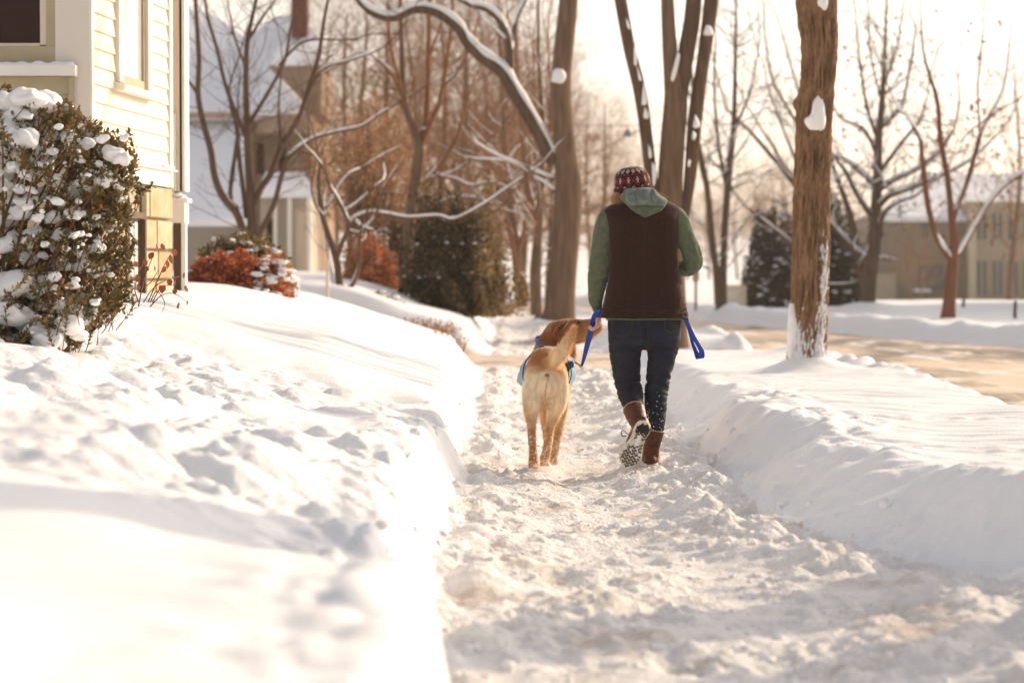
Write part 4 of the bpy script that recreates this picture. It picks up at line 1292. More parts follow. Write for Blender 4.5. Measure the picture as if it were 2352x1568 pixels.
def snow_on(polys, rmin=0.008, extra=0.010, fat=0.9, every=None, steep=0.93, lift=0.6):
    """rounded snow ridges lying on the branches"""
    out = Polys()
    for P, R in polys.items:
        if R.max() < rmin or len(P) < 3: continue
        if every is not None and random.random() > every: continue
        T = np.gradient(P, axis=0); L = np.linalg.norm(T, axis=1) + 1e-9
        s = np.abs(T[:, 2]) / L
        k = np.clip((steep - s) / 0.22, 0, 1) ** 0.5
        wob = 0.75 + 0.35 * pn(P[:, 0] * 6 + 3, P[:, 2] * 6 + P[:, 1])
        rad = (R * fat + extra) * k * wob
        rad[0] *= 0.3; rad[-1] *= 0.2
        rad = np.convolve(np.pad(rad, 2, mode='edge'), [0.12, 0.22, 0.32, 0.22, 0.12], 'valid')
        rad[0] *= 0.5; rad[-1] *= 0.5
        rad = np.where(rad < 0.0015, 0.0006, rad)
        off = np.zeros_like(P); off[:, 2] = R * lift * np.sqrt(np.clip(1 - s * s, 0, 1)) + 0.002
        nx_ = -T[:, 0] * T[:, 2] / (L * L); off[:, 0] += nx_ * R * lift
        # split into runs where there is snow
        run = []
        for i in range(len(P)):
            if rad[i] > 0.002: run.append(i)
            if (rad[i] <= 0.002 or i == len(P) - 1):
                if len(run) > 2:
                    r2 = rad[run].copy(); r2[0] = 0.001; r2[-1] = 0.001
                    out.add((P + off)[run], r2)
                run = []
    return out

def grow(out, p, d, L, r, level, maxl, rnd, up=0.12, spread=0.75, kids=5, wig=0.18, tipmin=0.35, lo=0.25, ratio=0.55, yflat=1.0):
    n = 5 if level < 2 else 4
    pts = [p]; q = p.copy(); dd = d.copy()
    for i in range(n):
        dd = dd + Vector((rnd.gauss(0, wig), rnd.gauss(0, wig) * yflat, rnd.gauss(0, wig) + up * (0.6 if level == 0 else 1)))
        dd.normalize(); q = q + dd * (L / n); pts.append(q.copy())
    rads = [r * (1 - (1 - tipmin) * i / n) for i in range(n + 1)]
    out.add(pts, rads)
    if level >= maxl: return
    nk = kids if level == 0 else max(2, int(kids * (0.9 if level == 1 else 0.75)))
    for k in range(nk):
        t = lo + (1 - lo) * (k + rnd.random() * 0.9) / nk
        t = min(t, 0.98)
        i = min(int(t * n), n - 1); f = t * n - i
        c = pts[i].lerp(pts[i + 1], f); ax = (pts[i + 1] - pts[i]).normalized()
        perp = ax.orthogonal(); perp.rotate(Matrix.Rotation(rnd.random() * 2 * PI, 3, ax)); perp.y *= yflat
        nd = (ax * (1 - spread * 0.5) + perp.normalized() * spread).normalized()
        grow(out, c, nd, L * ratio * rnd.uniform(0.7, 1.2) * (1.15 - 0.5 * t), max(rads[i] * 0.5, 0.0022), level + 1, maxl, rnd, up, spread, kids, wig, tipmin, lo, ratio, yflat)

M_BARK = mat('brown_bark', (0.125, 0.075, 0.048), 0.9, 0.15, color2=(0.20, 0.125, 0.08), noise_scale=6, bump=0.01, bump_scale=14, stretch=(3, 3, 0.4))
M_BARK_D = mat('dark_bark', (0.085, 0.052, 0.036), 0.9, 0.15, color2=(0.14, 0.088, 0.06), noise_scale=6, bump=0.01, bump_scale=14, stretch=(3, 3, 0.4))
M_BARK_R = mat('reddish_bark', (0.20, 0.075, 0.042), 0.9, 0.15, color2=(0.14, 0.06, 0.04), noise_scale=5, bump=0.01, bump_scale=14, stretch=(3, 3, 0.4))
M_TWIG = mat('twig_bark', (0.23, 0.105, 0.048), 0.85, 0.2)
M_TWIG_D = mat('dark_twig_bark', (0.12, 0.066, 0.042), 0.85, 0.2)

def traced_tree(name_label, Y, limbs, twig=None, seed=1, cat='tree', bark=M_BARK, twigm=M_TWIG, snow=True, snow_extra=0.012, base=None, group=None, yj=0.5, extra=None, fat=0.9, snow_rmin=0.01, steep=0.90, lift=0.6):
    """limbs: list of [(u,v,r_px)...]; first is the trunk. twig: dict for grow() along the limbs"""
    rnd = random.Random(seed)
    tr, br = Polys(), Polys()
    all_l = []
    for li, L in enumerate(limbs):
        dy = 0 if li == 0 else rnd.uniform(-yj, yj)
        m = len(L)
        q = []
        for i, (u, v, r) in enumerate(L):
            yy = Y + dy * (i / max(1, m - 1))
            p = at(u, v, yy); q.append((p.x, p.y, p.z, r * mpp(yy)))
        S = catmull(q, 6)
        (tr if li == 0 else br).add(S[:, :3], np.maximum(S[:, 3], 0.003))
        all_l.append(S)
    if twig:
        sk = twig.get('skip', 0.35)
        for li, S in enumerate(all_l):
            if li in twig.get('not', ()): continue
            L0 = np.linalg.norm(np.diff(S[:, :3], axis=0), axis=1).sum()
            nk = int(twig.get('per_m', 3) * L0)
            for k in range(nk):
                t = rnd.uniform(sk if li == 0 else 0.12, 1.0)
                i = min(int(t * (len(S) - 1)), len(S) - 2)
                p = Vector(S[i][:3]); ax = (Vector(S[i + 1][:3]) - p).normalized()
                perp = ax.orthogonal(); perp.rotate(Matrix.Rotation(rnd.random() * 2 * PI, 3, ax))
                d = (ax * 0.55 + perp * 0.8).normalized()
                Lk = twig.get('len', 1.2) * rnd.uniform(0.5, 1.2) * (1.15 - 0.5 * t)
                grow(br, p, d, Lk, max(min(S[i][3] * 0.4, twig.get('r', 0.012)), 0.004), 1, twig.get('maxl', 3), rnd, twig.get('up', 0.12), twig.get('spread', 0.7), twig.get('kids', 5), twig.get('wig', 0.18))
            if twig.get('tips', True):
                p = Vector(S[-1][:3]); ax = (p - Vector(S[-4][:3])).normalized()
                grow(br, p, ax, twig.get('len', 1.2) * 1.3, max(S[-1][3], 0.004), 0, twig.get('maxl', 3), rnd, twig.get('up', 0.12), twig.get('spread', 0.7), twig.get('kids', 5), twig.get('wig', 0.18))
    b0 = Vector(all_l[0][0][:3])
    root = empty('bare_tree', b0)
    tag(root, name_label, cat, group)
    Mi = Matrix.Translation(-b0)
    def put(nm, me, m):
        me.transform(Mi); return link(nm, me, m, root)
    put('trunk', tr.mesh('trunk', lambda r: 18), bark)
    if br.items:
        put('branches', br.mesh('branches'), twigm)
    if snow:
        both = Polys(); both.items = [x for x in (br.items + (tr.items if snow == 'all' else []))]
        sn = snow_on(both, snow_rmin, snow_extra, fat, steep=steep, lift=lift)
        if sn.items: o = put('snow_on_branches', sn.mesh('snow', lambda r: 6), M_SNOWB); o['kind'] = 'stuff'
    return root, all_l, Mi

def leaf_cloud(name, centers, size, material, parent, Mi=None, aspect=0.55, jit=0.0):
    """small folded leaves at the given centers (n,3)"""
    C = np.asarray(centers, dtype=float); n = len(C)
    a = RNG.normal(size=(n, 3)); a /= np.linalg.norm(a, axis=1, keepdims=True)
    b = RNG.normal(size=(n, 3)); b -= a * (a * b).sum(1, keepdims=True); b /= np.linalg.norm(b, axis=1, keepdims=True)
    s = size * RNG.uniform(0.6, 1.3, (n, 1)); cN = np.cross(a, b)
    V = np.stack([C - a * s, C + b * s * aspect + cN * s * .15, C + a * s, C - b * s * aspect + cN * s * .15], 1).reshape(-1, 3)
    F = np.arange(4 * n).reshape(-1, 4)
    F = np.concatenate([F[:, [0, 1, 2]], F[:, [0, 2, 3]]])
    me = np_mesh(name, V, F, smooth=False)
    if Mi is not None: me.transform(Mi)
    o = link(name, me, material, parent); o['kind'] = 'stuff'
    return o

# --- the near street tree with the deep bark
Yh = 20.6
tk = [(1852, 862, 47), (1852, 830, 43.5), (1854, 780, 42), (1858, 700, 41), (1862, 600, 41), (1864, 450, 40), (1868, 330, 39), (1871, 265, 40), (1876, 210, 38), (1881, 150, 38), (1882, 100, 39.5), (1877, 40, 43), (1874, -40, 44), (1880, -150, 36)]
S = catmull([(*at(u, v, Yh), r * mpp(Yh)) for u, v, r in tk], 34)
NS = 110
vs = []; K = len(S)
ang = np.arange(NS) * 2 * PI / NS
AA, ZZ = np.meshgrid(ang, S[:, 2])
sx, sy = np.cos(AA), np.sin(AA)
ridge = 1 - np.abs(pn(AA * 8.5 + 1.8 * pn(AA * 2, ZZ * 2.2), ZZ * 2.7)) * 2.9
ridge2 = 1 - np.abs(pn(AA * 19 + 2 * pn(AA * 3, ZZ * 6), ZZ * 8.5 + 4)) * 2.4
big = pn(AA * 0.9 + 2, ZZ * 1.3) + 0.5 * pn(AA * 2.2, ZZ * 3.4)
RR = S[:, 3][:, None] * (1 + 0.03 * big) + 0.020 * ridge + 0.010 * ridge2 - 0.013
knot = np.exp(-(((ZZ - at(1830, 238, Yh).z) / 0.055) ** 2)) * np.exp(-((np.minimum(np.abs(AA - PI * 1.02), 1e9) / 0.28) ** 2))
RR = RR + 0.05 * knot
V = np.stack([S[:, 0][:, None] + RR * sx, S[:, 1][:, None] + RR * sy, ZZ + 0 * RR], -1).reshape(-1, 3)
i = np.arange(K - 1)[:, None] * NS; k = np.arange(NS)[None, :]; k2 = (k + 1) % NS
F = np.stack([i + k, i + k2, i + NS + k2, i + NS + k], -1).reshape(-1, 4)
me = np_mesh('trunk', V, F)
# colour: furrows darker, tan ridges, snow driven into the bark on one side
zb = at(1852, 840, Yh).z
tone = np.clip(0.5 + 0.45 * ridge + 0.25 * ridge2, 0, 1)[..., None]
tone = tone ** 1.6
colr = np.array([0.045, 0.024, 0.014]) * (1 - tone) + np.array([0.28, 0.158, 0.088]) * tone
colr = colr * (1 + 0.25 * big)[..., None]
sn = pn(AA * 14, ZZ * 16) + 0.8 * pn(AA * 5, ZZ * 5 + 3) + 0.35 * ridge
side_r = np.exp(-(((AA - 5.45) / 0.55) ** 2)) * sstep(zb + 1.45, zb + 0.7, ZZ) * 0.62 + 0.18 * np.exp(-(((AA - 5.5) / 0.5) ** 2))* sstep(zb + 2.0, zb + 1.0, ZZ)
side_l = np.exp(-(((AA - 3.95) / 0.75) ** 2)) * sstep(zb + 0.62, zb + 0.25, ZZ) * 0.85
allb = 0.22 * sstep(zb + 0.45, zb + 0.05, ZZ)
sm = sstep(0.60, 0.72, side_r + side_l + allb + 0.62 * sn - 0.12)[..., None]
colr = colr * (1 - sm) + np.array([0.85, 0.845, 0.84]) * sm
set_col(me, np.clip(colr.reshape(-1, 3), 0, 1))
me.vertices.foreach_set('co', (V + np.stack([sx, sy, 0 * sx], -1).reshape(-1, 3) * (sm.reshape(-1, 1) * 0.006)).astype(np.float32).ravel()); me.update()
M_BIGBARK = mat('furrowed_bark', (0.2, 0.12, 0.07), 0.9, 0.15, attr='col', noise_amt=0.3, noise_scale=45, bump=0.006, bump_scale=70, stretch=(2, 2, 0.5))
b0 = at(1852, 846, Yh)
big_tree = empty('street_tree', b0)
tag(big_tree, 'thick street tree with deeply furrowed brown bark, snow plastered low on its trunk', 'tree', 'street trees between path and road')
Mi = Matrix.Translation(-b0)
me.transform(Mi); link('trunk', me, M_BIGBARK, big_tree)
def snow_lump(poly, Y, dep, name='snow_patch', parent=None, Mi=None, rough=0.0):
    """flattish rounded lump whose outline is traced in the picture"""
    oc = catmull(poly + [poly[0]], 5)[:-1]
    cu, cv = oc[:, 0].mean(), oc[:, 1].mean(); n = len(oc)
    vs, fs = [], []
    NRr = 6
    for j in range(NRr + 1):
        t = j / NRr
        for (u, v) in oc:
            d = dep * math.sqrt(max(0, 1 - t * t))
            uu, vv = cu + (u - cu) * t, cv + (v - cv) * t
            vs.append(at(uu, vv, Y - d + rough * float(pn(np.array(uu * .3), np.array(vv * .3)))))
    for j in range(NRr):
        for k in range(n): fs.append((j * n + k, (j + 1) * n + k, (j + 1) * n + (k + 1) % n, j * n + (k + 1) % n))
    b = len(vs); vs.extend(at(cu + (u - cu) * 0.8, cv + (v - cv) * 0.8, Y + dep * 0.8) for (u, v) in oc)
    for k in range(n): fs.append((NRr * n + k, b + k, b + (k + 1) % n, NRr * n + (k + 1) % n))
    me = bpy.data.meshes.new(name); me.from_pydata(vs, [], fs); me.update()
    me.polygons.foreach_set('use_smooth', np.full(len(fs), True))
    if Mi is not None: me.transform(Mi)
    return link(name, me, M_SNOWB, parent)
snow_lump([(1880, 213), (1890, 228), (1897, 262), (1895, 292), (1884, 302), (1866, 302), (1853, 291), (1848, 275), (1862, 262), (1867, 235)], Yh - 0.135, 0.05, parent=big_tree, Mi=Mi, rough=0.01)
snow_lump([(1878, -8), (1900, -8), (1902, 12), (1896, 26), (1882, 20), (1874, 6)], Yh - 0.145, 0.04, parent=big_tree, Mi=Mi)
snow_lump([(1812, 700), (1824, 690), (1838, 730), (1846, 790), (1844, 835), (1812, 838), (1808, 780)], Yh - 0.03, 0.10, parent=big_tree, Mi=Mi, rough=0.03)
br = Polys(); rr = random.Random(5)
top = Vector(S[-1][:3])
for k in range(7):
    a = rr.uniform(0, 2 * PI); el = rr.uniform(0.5, 1.2)
    grow(br, top, Vector((math.cos(a) * math.cos(el), math.sin(a) * math.cos(el), math.sin(el))), rr.uniform(2.5, 4), 0.06, 0, 3, rr, 0.1, 0.7, 5, 0.15)
me = br.mesh('branches'); me.transform(Mi); link('branches', me, M_TWIG_D, big_tree)

# --- off to the right, beyond the frame: the same kind of tree whose shadow crosses the path
def offside_tree(x, y, h, r, label, seed):
    rr = random.Random(seed); tr, b2 = Polys(), Polys()
    z0 = hz(x, y) - 0.05
    pts = [(x + 0.06 * math.sin(i * 1.3), y + 0.05 * math.cos(i), z0 + h * i / 8) for i in range(9)]
    tr.add(catmull(pts, 4), np.interp(np.arange(33), [0, 3, 33], [r * 1.35, r, r * 0.7]))
    for k in range(9):
        a = rr.uniform(0, 2 * PI); el = rr.uniform(0.35, 1.2)
        grow(b2, Vector(pts[-1]) - Vector((0, 0, rr.uniform(0, 1.2))), Vector((math.cos(a) * math.cos(el), math.sin(a) * math.cos(el), math.sin(el))), rr.uniform(2, 3.5), 0.07, 0, 3, rr, 0.1, 0.7, 5, 0.15)
    root = empty('street_tree', (x, y, z0)); tag(root, label, 'tree', 'street trees between path and road')
    for nm, pp, m in (('trunk', tr, M_BARK), ('branches', b2, M_TWIG_D)):
        me = pp.mesh(nm, lambda r_: 16 if r_ > 0.1 else (5 if r_ > .012 else 3)); me.transform(Matrix.Translation((-x, -y, -z0))); link(nm, me, m, root)
offside_tree(3.15, 9.88, 5.5, 0.30, 'street tree by the path throwing the nearest shadow band over it', 3)
offside_tree(4.1, 9.45, 5.5, 0.26, 'second street tree beyond the picture edge shading the right foreground', 8)

TW = dict(per_m=2.2, len=1.1, r=0.012, maxl=3, kids=5)
# --- tree with the long snowy limb
traced_tree('tall straight street tree with one long snow-covered limb arching out to the side', 36,
    [[(1282, 738, 46), (1285, 715, 37), (1291, 640, 33), (1302, 520, 32), (1306, 430, 32), (1296, 330, 26), (1288, 200, 24), (1296, 100, 23), (1306, 0, 22), (1310, -120, 21), (1312, -300, 17)],
     [(1276, 376, 18), (1260, 350, 17), (1230, 294, 16), (1184, 218, 16), (1153, 167, 15), (1104, 130, 13), (1072, 97, 13), (1050, 62, 12), (1004, 30, 11), (953, 22, 10), (902, 42, 9), (846, 24, 8), (800, -30, 4)],
     [(1168, 175, 10), (1171, 148, 9), (1166, 97, 9), (1152, 54, 8), (1121, 24, 7), (1075, 9, 6), (1020, -20, 4)],
     [(1173, 120, 6), (1176, 95, 6), (1187, 41, 6), (1208, -5, 5), (1225, -60, 4)],
     [(1170, 100, 3), (1130, 60, 2.5), (1095, 22, 2)],
     [(1272, 412, 4), (1245, 400, 3), (1215, 385, 2)], [(1275, 440, 3.5), (1250, 420, 3), (1222, 405, 2)],
     [(1308, -150, 14), (1360, -260, 10), (1450, -360, 6)]],
    dict(per_m=1.0, len=0.9, r=0.010, maxl=3, kids=4, skip=0.93), seed=11, twigm=M_BARK_D, snow_extra=0.022, yj=0.6, group='street trees between path and road', fat=0.95, lift=0.9, snow_rmin=0.012, steep=1.02)
LT = bpy.context.scene.objects.get('bare_tree')
snow_lump([(1266, 188), (1268, 170), (1276, 158), (1292, 160), (1300, 176), (1290, 192)], 35.80, 0.05, parent=LT, Mi=Matrix.Translation(-LT.location))

# --- three stems behind the woman
r_, l_, Mi_ = traced_tree('three-stemmed street tree directly behind the woman\'s hat, its stems spreading upward', 30,
    [[(1548, 800, 36), (1545, 735, 33), (1540, 560, 31), (1539, 432, 29), (1545, 324, 28.5), (1552, 230, 27), (1545, 170, 21), (1538, 105, 17), (1533, 0, 15), (1530, -140, 14)],
     [(1540, 700, 22), (1520, 560, 18), (1503, 460, 16), (1495, 405, 15.5), (1486, 324, 15), (1471, 216, 16), (1445, 108, 15), (1425, 0, 15), (1405, -100, 13)],
     [(1554, 300, 20), (1556, 240, 22), (1566, 180, 21), (1580, 100, 20), (1590, 40, 20), (1598, -60, 18), (1606, -160, 16)],
     [(1552, 700, 18), (1560, 560, 15), (1578, 460, 13), (1588, 378, 16), (1597, 270, 18), (1612, 162, 16), (1624, 80, 17), (1634, 0, 18), (1645, -110, 16)]],
    None, seed=12, bark=M_BARK, twigm=M_BARK_D, snow=False, yj=0.15, group='street trees between path and road')
for poly in ([(1622, 58), (1633, 62), (1638, 80), (1616, 80)], [(1556, 118), (1562, 130), (1552, 175), (1545, 188), (1541, 178), (1548, 150)], [(1597, 262), (1606, 280), (1607, 292), (1592, 292)], [(1592, 300), (1599, 310), (1594, 322), (1589, 316)],
             [(1456, 105), (1462, 125), (1462, 150), (1456, 146)], [(1463, 150), (1472, 178), (1474, 186), (1467, 182)], [(1478, 185), (1484, 215), (1486, 238), (1477, 242), (1474, 236)], [(1481, 245), (1490, 262), (1489, 272), (1478, 270)], [(1489, 330), (1496, 345), (1497, 362), (1490, 360)], [(1497, 372), (1507, 384), (1506, 418), (1500, 425)], [(1438, 40), (1446, 62), (1446, 68), (1440, 60)], [(1582, 365), (1586, 372), (1583, 384), (1579, 378)]):
    snow_lump(poly, 29.83, 0.05, parent=r_, Mi=Mi_)

# --- twin-stemmed tree across the road
traced_tree('slim twin-stemmed bare tree across the road, a fence panel beside its foot', 52,
    [[(1657, 712, 16), (1658, 690, 12), (1662, 600, 8.5), (1666, 500, 8), (1676, 380, 8), (1686, 270, 6), (1689, 110, 4), (1691, 0, 2.5)],
     [(1652, 700, 12), (1645, 620, 9), (1636, 560, 9), (1625, 440, 7.5), (1612, 375, 8), (1600, 300, 5), (1590, 190, 4), (1580, 60, 2)],
     [(1670, 440, 5), (1650, 330, 4), (1640, 200, 3), (1645, 90, 2)],
     [(1684, 300, 4), (1720, 220, 3), (1740, 130, 2)]],
    dict(per_m=5.5, len=1.8, r=0.014, maxl=3, kids=4, skip=0.4), seed=13, bark=M_BARK_D, twigm=M_TWIG_D, snow_extra=0.010)

# --- tree behind the big trunk whose limb reaches left
traced_tree('bare tree hidden behind the furrowed trunk, its limbs reaching out either side', 58,
    [[(1868, 705, 15), (1866, 600, 13), (1862, 500, 11), (1858, 380, 9), (1862, 250, 7), (1866, 100, 4), (1868, -20, 3)],
     [(1862, 470, 8), (1828, 428, 7), (1795, 385, 6), (1760, 345, 5), (1725, 305, 4), (1695, 275, 3)], [(1850, 440, 6), (1800, 378, 4), (1772, 330, 3.5), (1750, 300, 2.5)],
     [(1860, 330, 5), (1810, 250, 4), (1770, 170, 3), (1755, 60, 2)], [(1862, 300, 5), (1825, 180, 3), (1795, 70, 2)], [(1862, 450, 6), (1800, 300, 3), (1760, 190, 2)],
     [(1870, 640, 8), (1815, 560, 6), (1770, 520, 4), (1740, 495, 3)]],
    dict(per_m=3.0, len=1.6, r=0.012, maxl=3, kids=4, skip=0.4), seed=14, bark=M_BARK_D, twigm=M_TWIG_D, snow_extra=0.010)

# --- big spreading tree on the far lawn
root_i, li_, Mi_i = traced_tree('broad dark bare tree on the far lawn with snow lining its wide limbs', 54,
    [[(1993, 722, 22), (1994, 705, 17), (1997, 640, 17), (2008, 560, 15), (2012, 480, 13), (2016, 400, 11), (2018, 320, 9), (2027, 220, 7), (2033, 110, 4), (2036, 0, 2.5)],
     [(1990, 670, 10), (1976, 610, 9), (1958, 513, 8), (1930, 428, 6), (1907, 365, 4), (1895, 320, 3)],
     [(2013, 480, 8), (2040, 452, 7), (2072, 439, 6), (2157, 405, 5), (2232, 365, 3.5), (2290, 310, 2)],
     [(2014, 440, 7), (2050, 415, 6), (2106, 388, 5), (2152, 353, 4), (2190, 300, 3)],
     [(2022, 540, 7), (2024, 510, 6), (2034, 485, 6), (2062, 465, 4), (2100, 452, 3)],
     [(2010, 430, 7), (1970, 388, 6), (1935, 365, 4), (1912, 359, 3), (1880, 340, 2)],
     [(2004, 500, 7), (1970, 450, 6), (1945, 400, 5), (1925, 370, 3)], [(1996, 600, 8), (1950, 560, 6), (1905, 505, 4), (1880, 490, 3)],
     [(2016, 360, 5), (1985, 300, 4), (1935, 274, 3), (1905, 230, 2)], [(2018, 330, 5), (1990, 240, 4), (1975, 140, 3), (1965, 40, 2)],
     [(2020, 300, 5), (2070, 240, 4), (2090, 150, 3), (2105, 60, 2)], [(2018, 400, 5), (2070, 330, 4), (2110, 280, 3), (2130, 220, 2)],
     [(2030, 200, 3), (2060, 110, 2.5), (2075, 10, 2)], [(2026, 240, 3), (2000, 130, 2.5), (1995, 30, 2)]],
    dict(per_m=4.2, len=1.4, r=0.014, maxl=3, kids=5, skip=0.5, wig=0.24), seed=15, bark=M_BARK_D, twigm=M_TWIG_D, snow_extra=0.016, yj=1.6, fat=1.0)
# --- reddish young tree
root_j, lj_, Mi_j = traced_tree('slender reddish-barked tree on the far bank, forked low with two snow-laden limbs', 43,
    [[(2176, 745, 20), (2180, 700, 15), (2184, 650, 14), (2192, 570, 11), (2187, 510, 9), (2181, 450, 7), (2175, 399, 7), (2160, 319, 6), (2152, 228, 5), (2123, 131, 3), (2115, 40, 2)],
     [(2192, 610, 8), (2180, 590, 8), (2152, 547, 7), (2138, 500, 7), (2129, 456, 7), (2118, 365, 6), (2113, 319, 5), (2085, 270, 4), (2066, 251, 3), (2040, 200, 2)],
     [(2187, 520, 7), (2194, 485, 7), (2220, 422, 6), (2243, 342, 5.5), (2252, 308, 5), (2272, 268, 4), (2305, 200, 3), (2320, 90, 2)],
     [(2196, 590, 7), (2210, 570, 7), (2243, 513, 6), (2283, 450, 6), (2320, 415, 5), (2360, 390, 4), (2430, 350, 3)],
     [(2250, 310, 3), (2246, 200, 2.5), (2256, 90, 2), (2262, -10, 1.5)], [(2205, 330, 2), (2230, 300, 2), (2300, 250, 2)]],
    dict(per_m=3.2, len=0.9, r=0.009, maxl=3, kids=5, skip=0.55), seed=16, bark=M_BARK_R, twigm=M_BARK_R, snow_extra=0.012, yj=0.6, fat=1.18, snow_rmin=0.03, steep=1.10, lift=0.35)
M_DRY = mat('dry_leaf', (0.12, 0.055, 0.03), 0.8, 0.2, trans=0.35)
def leaves_on(all_l, root, Mi, n, size, spread_, v_max=1.0):
    C = []
    for _ in range(n):
        S = all_l[random.randrange(1, len(all_l))]; t = random.uniform(0.35, 1)
        p = S[int(t * (len(S) - 1))][:3]
        c = np.array(p) + RNG.normal(0, spread_, 3)
        for _k in range(random.choice((1, 2, 3, 5))): C.append(c + RNG.normal(0, size * 0.8, 3))
    leaf_cloud('dry_leaves', C, size, M_DRY, root, Mi)
leaves_on(li_, root_i, Mi_i, 330, 0.045, 0.45)
leaves_on(lj_, root_j, Mi_j, 170, 0.04, 0.35)

# --- multi-stem tree by the second house
traced_tree('dark multi-stemmed tree behind the red shrub, stems fanning up before the snowy roof', 33,
    [[(580, 600, 15), (579, 556, 12), (577, 470, 10.5), (571, 380, 9.5), (568, 300, 8), (565, 200, 7), (567, 110, 6), (575, 60, 5), (588, 0, 4), (598, -80, 3)],
     [(572, 570, 9), (561, 540, 9), (543, 490, 9), (511, 450, 8.5), (493, 405, 8), (484, 346, 7.5), (466, 279, 7), (455, 216, 6.5), (457, 135, 6), (451, 36, 5), (447, -40, 4)],
     [(570, 330, 6), (555, 290, 5.5), (538, 252, 5.5), (516, 189, 5), (498, 112, 4.5), (478, 45, 4), (468, -20, 3)],
     [(583, 470, 8), (600, 432, 7.5), (621, 400, 7.5), (646, 338, 7), (682, 279, 6), (709, 202, 5.5), (732, 126, 5), (745, 40, 4), (760, -30, 3)],
     [(570, 290, 5), (590, 255, 5), (619, 207, 4.5), (655, 135, 4), (668, 60, 3), (690, 0, 2)],
     [(588, 560, 7), (597, 535, 7), (628, 472, 6.5), (646, 405, 6), (664, 360, 6), (718, 319, 5), (781, 301, 4), (830, 290, 3.5), (867, 265, 3), (900, 245, 2)],
     [(565, 500, 6), (561, 459, 6), (549, 360, 5.5), (543, 292, 5), (530, 250, 3)], [(545, 480, 5), (529, 441, 5), (543, 333, 5), (548, 290, 3)],
     [(455, 220, 4), (430, 180, 4), (405, 150, 3)], [(702, 225, 4), (740, 160, 3.5), (800, 140, 3), (860, 120, 2)], [(640, 150, 3), (690, 100, 3), (735, 90, 2.5)],
     [(566, 160, 4), (540, 90, 3), (525, 20, 2)], [(572, 90, 4), (610, 30, 3), (650, -20, 2)], [(646, 340, 4), (640, 250, 3), (645, 180, 2)]],
    dict(per_m=4.5, len=1.0, r=0.008, maxl=3, kids=4, skip=0.4), seed=21, bark=M_BARK_D, twigm=M_TWIG_D, snow_rmin=0.02, snow_extra=0.008, yj=0.5, fat=1.0)

# --- crooked low tree with snow on every branch
traced_tree('small crooked tree by the second house, every low branch piled with snow', 32,
    [[(786, 690, 11), (783, 672, 9), (777, 630, 8.5), (772, 594, 8), (754, 540, 7), (742, 500, 6), (736, 473, 5), (732, 420, 4), (735, 380, 3)],
     [(775, 680, 7), (766, 640, 6), (758, 600, 5), (752, 560, 5), (748, 520, 4)],
     [(790, 680, 6), (800, 665, 6), (812, 650, 5), (822, 625, 5), (826, 590, 4)],
     [(772, 600, 6), (785, 560, 6), (800, 520, 5), (792, 490, 5), (775, 455, 4), (759, 430, 4), (748, 395, 3)],
     [(797, 520, 5), (815, 500, 5), (850, 488, 5), (890, 492, 4.5), (938, 500, 4.5), (1004, 496, 4), (1045, 503, 4), (1116, 466, 3.5), (1160, 435, 3), (1208, 403, 2.5)],
     [(800, 530, 5), (825, 535, 4.5), (850, 515, 4), (868, 480, 3)], [(815, 505, 4), (830, 520, 4), (860, 530, 3)],
     [(790, 485, 4), (815, 470, 3.5), (850, 440, 3)], [(745, 500, 4), (725, 470, 3), (715, 430, 2.5), (722, 395, 2)], [(748, 480, 3), (770, 440, 3), (800, 400, 2.5), (830, 385, 2)]],
    dict(per_m=4.0, len=0.6, r=0.006, maxl=3, kids=4, skip=0.5), seed=22, bark=M_BARK_D, twigm=M_TWIG_D, snow='all', snow_extra=0.010, yj=0.8, fat=1.0, snow_rmin=0.008)

# --- forked tree
traced_tree('leaning brown tree beside the clipped evergreen, forking high with snowy side boughs', 38,
    [[(928, 676, 17), (930, 655, 14.5), (935, 580, 13.5), (941, 510, 13), (953, 420, 13), (963, 352, 13), (958, 320, 10), (940, 270, 8), (927, 229, 7.5), (924, 150, 6), (921, 66, 5), (918, -30, 4)],
     [(964, 350, 9), (972, 310, 9), (978, 286, 8), (982, 210, 7), (984, 153, 6), (986, 36, 5), (990, -40, 4)],
     [(970, 330, 7), (990, 280, 7), (1008, 240, 6), (1022, 170, 5), (1030, 117, 4.5), (1038, 50, 4), (1040, -20, 3)],
     [(940, 280, 5), (905, 180, 4), (870, 140, 3), (830, 120, 2.5), (790, 140, 2)], [(926, 220, 5), (900, 120, 4), (890, 30, 3)],
     [(975, 420, 6), (992, 400, 5.5), (1019, 367, 5), (1050, 316, 5), (1062, 270, 4), (1072, 235, 3), (1090, 180, 2)],
     [(985, 410, 4), (1010, 405, 4), (1045, 412, 4), (1080, 426, 3.5), (1115, 420, 3), (1145, 416, 2)], [(1000, 405, 4), (1040, 395, 3), (1080, 370, 2.5)],
     [(1000, 470, 3), (1040, 455, 4), (1086, 454, 3.5), (1120, 466, 3), (1160, 468, 2)], [(950, 495, 4), (980, 505, 4), (1004, 524, 4), (1065, 526, 3), (1121, 508, 2.5)],
     [(1019, 200, 4), (1060, 150, 3), (1090, 80, 2)], [(985, 130, 3), (1010, 60, 2.5), (1020, -10, 2)]],
    dict(per_m=4.5, len=1.4, r=0.010, maxl=3, kids=4, skip=0.55), seed=23, bark=M_BARK, twigm=M_TWIG, snow_rmin=0.022, snow_extra=0.009, yj=0.8, fat=1.0)

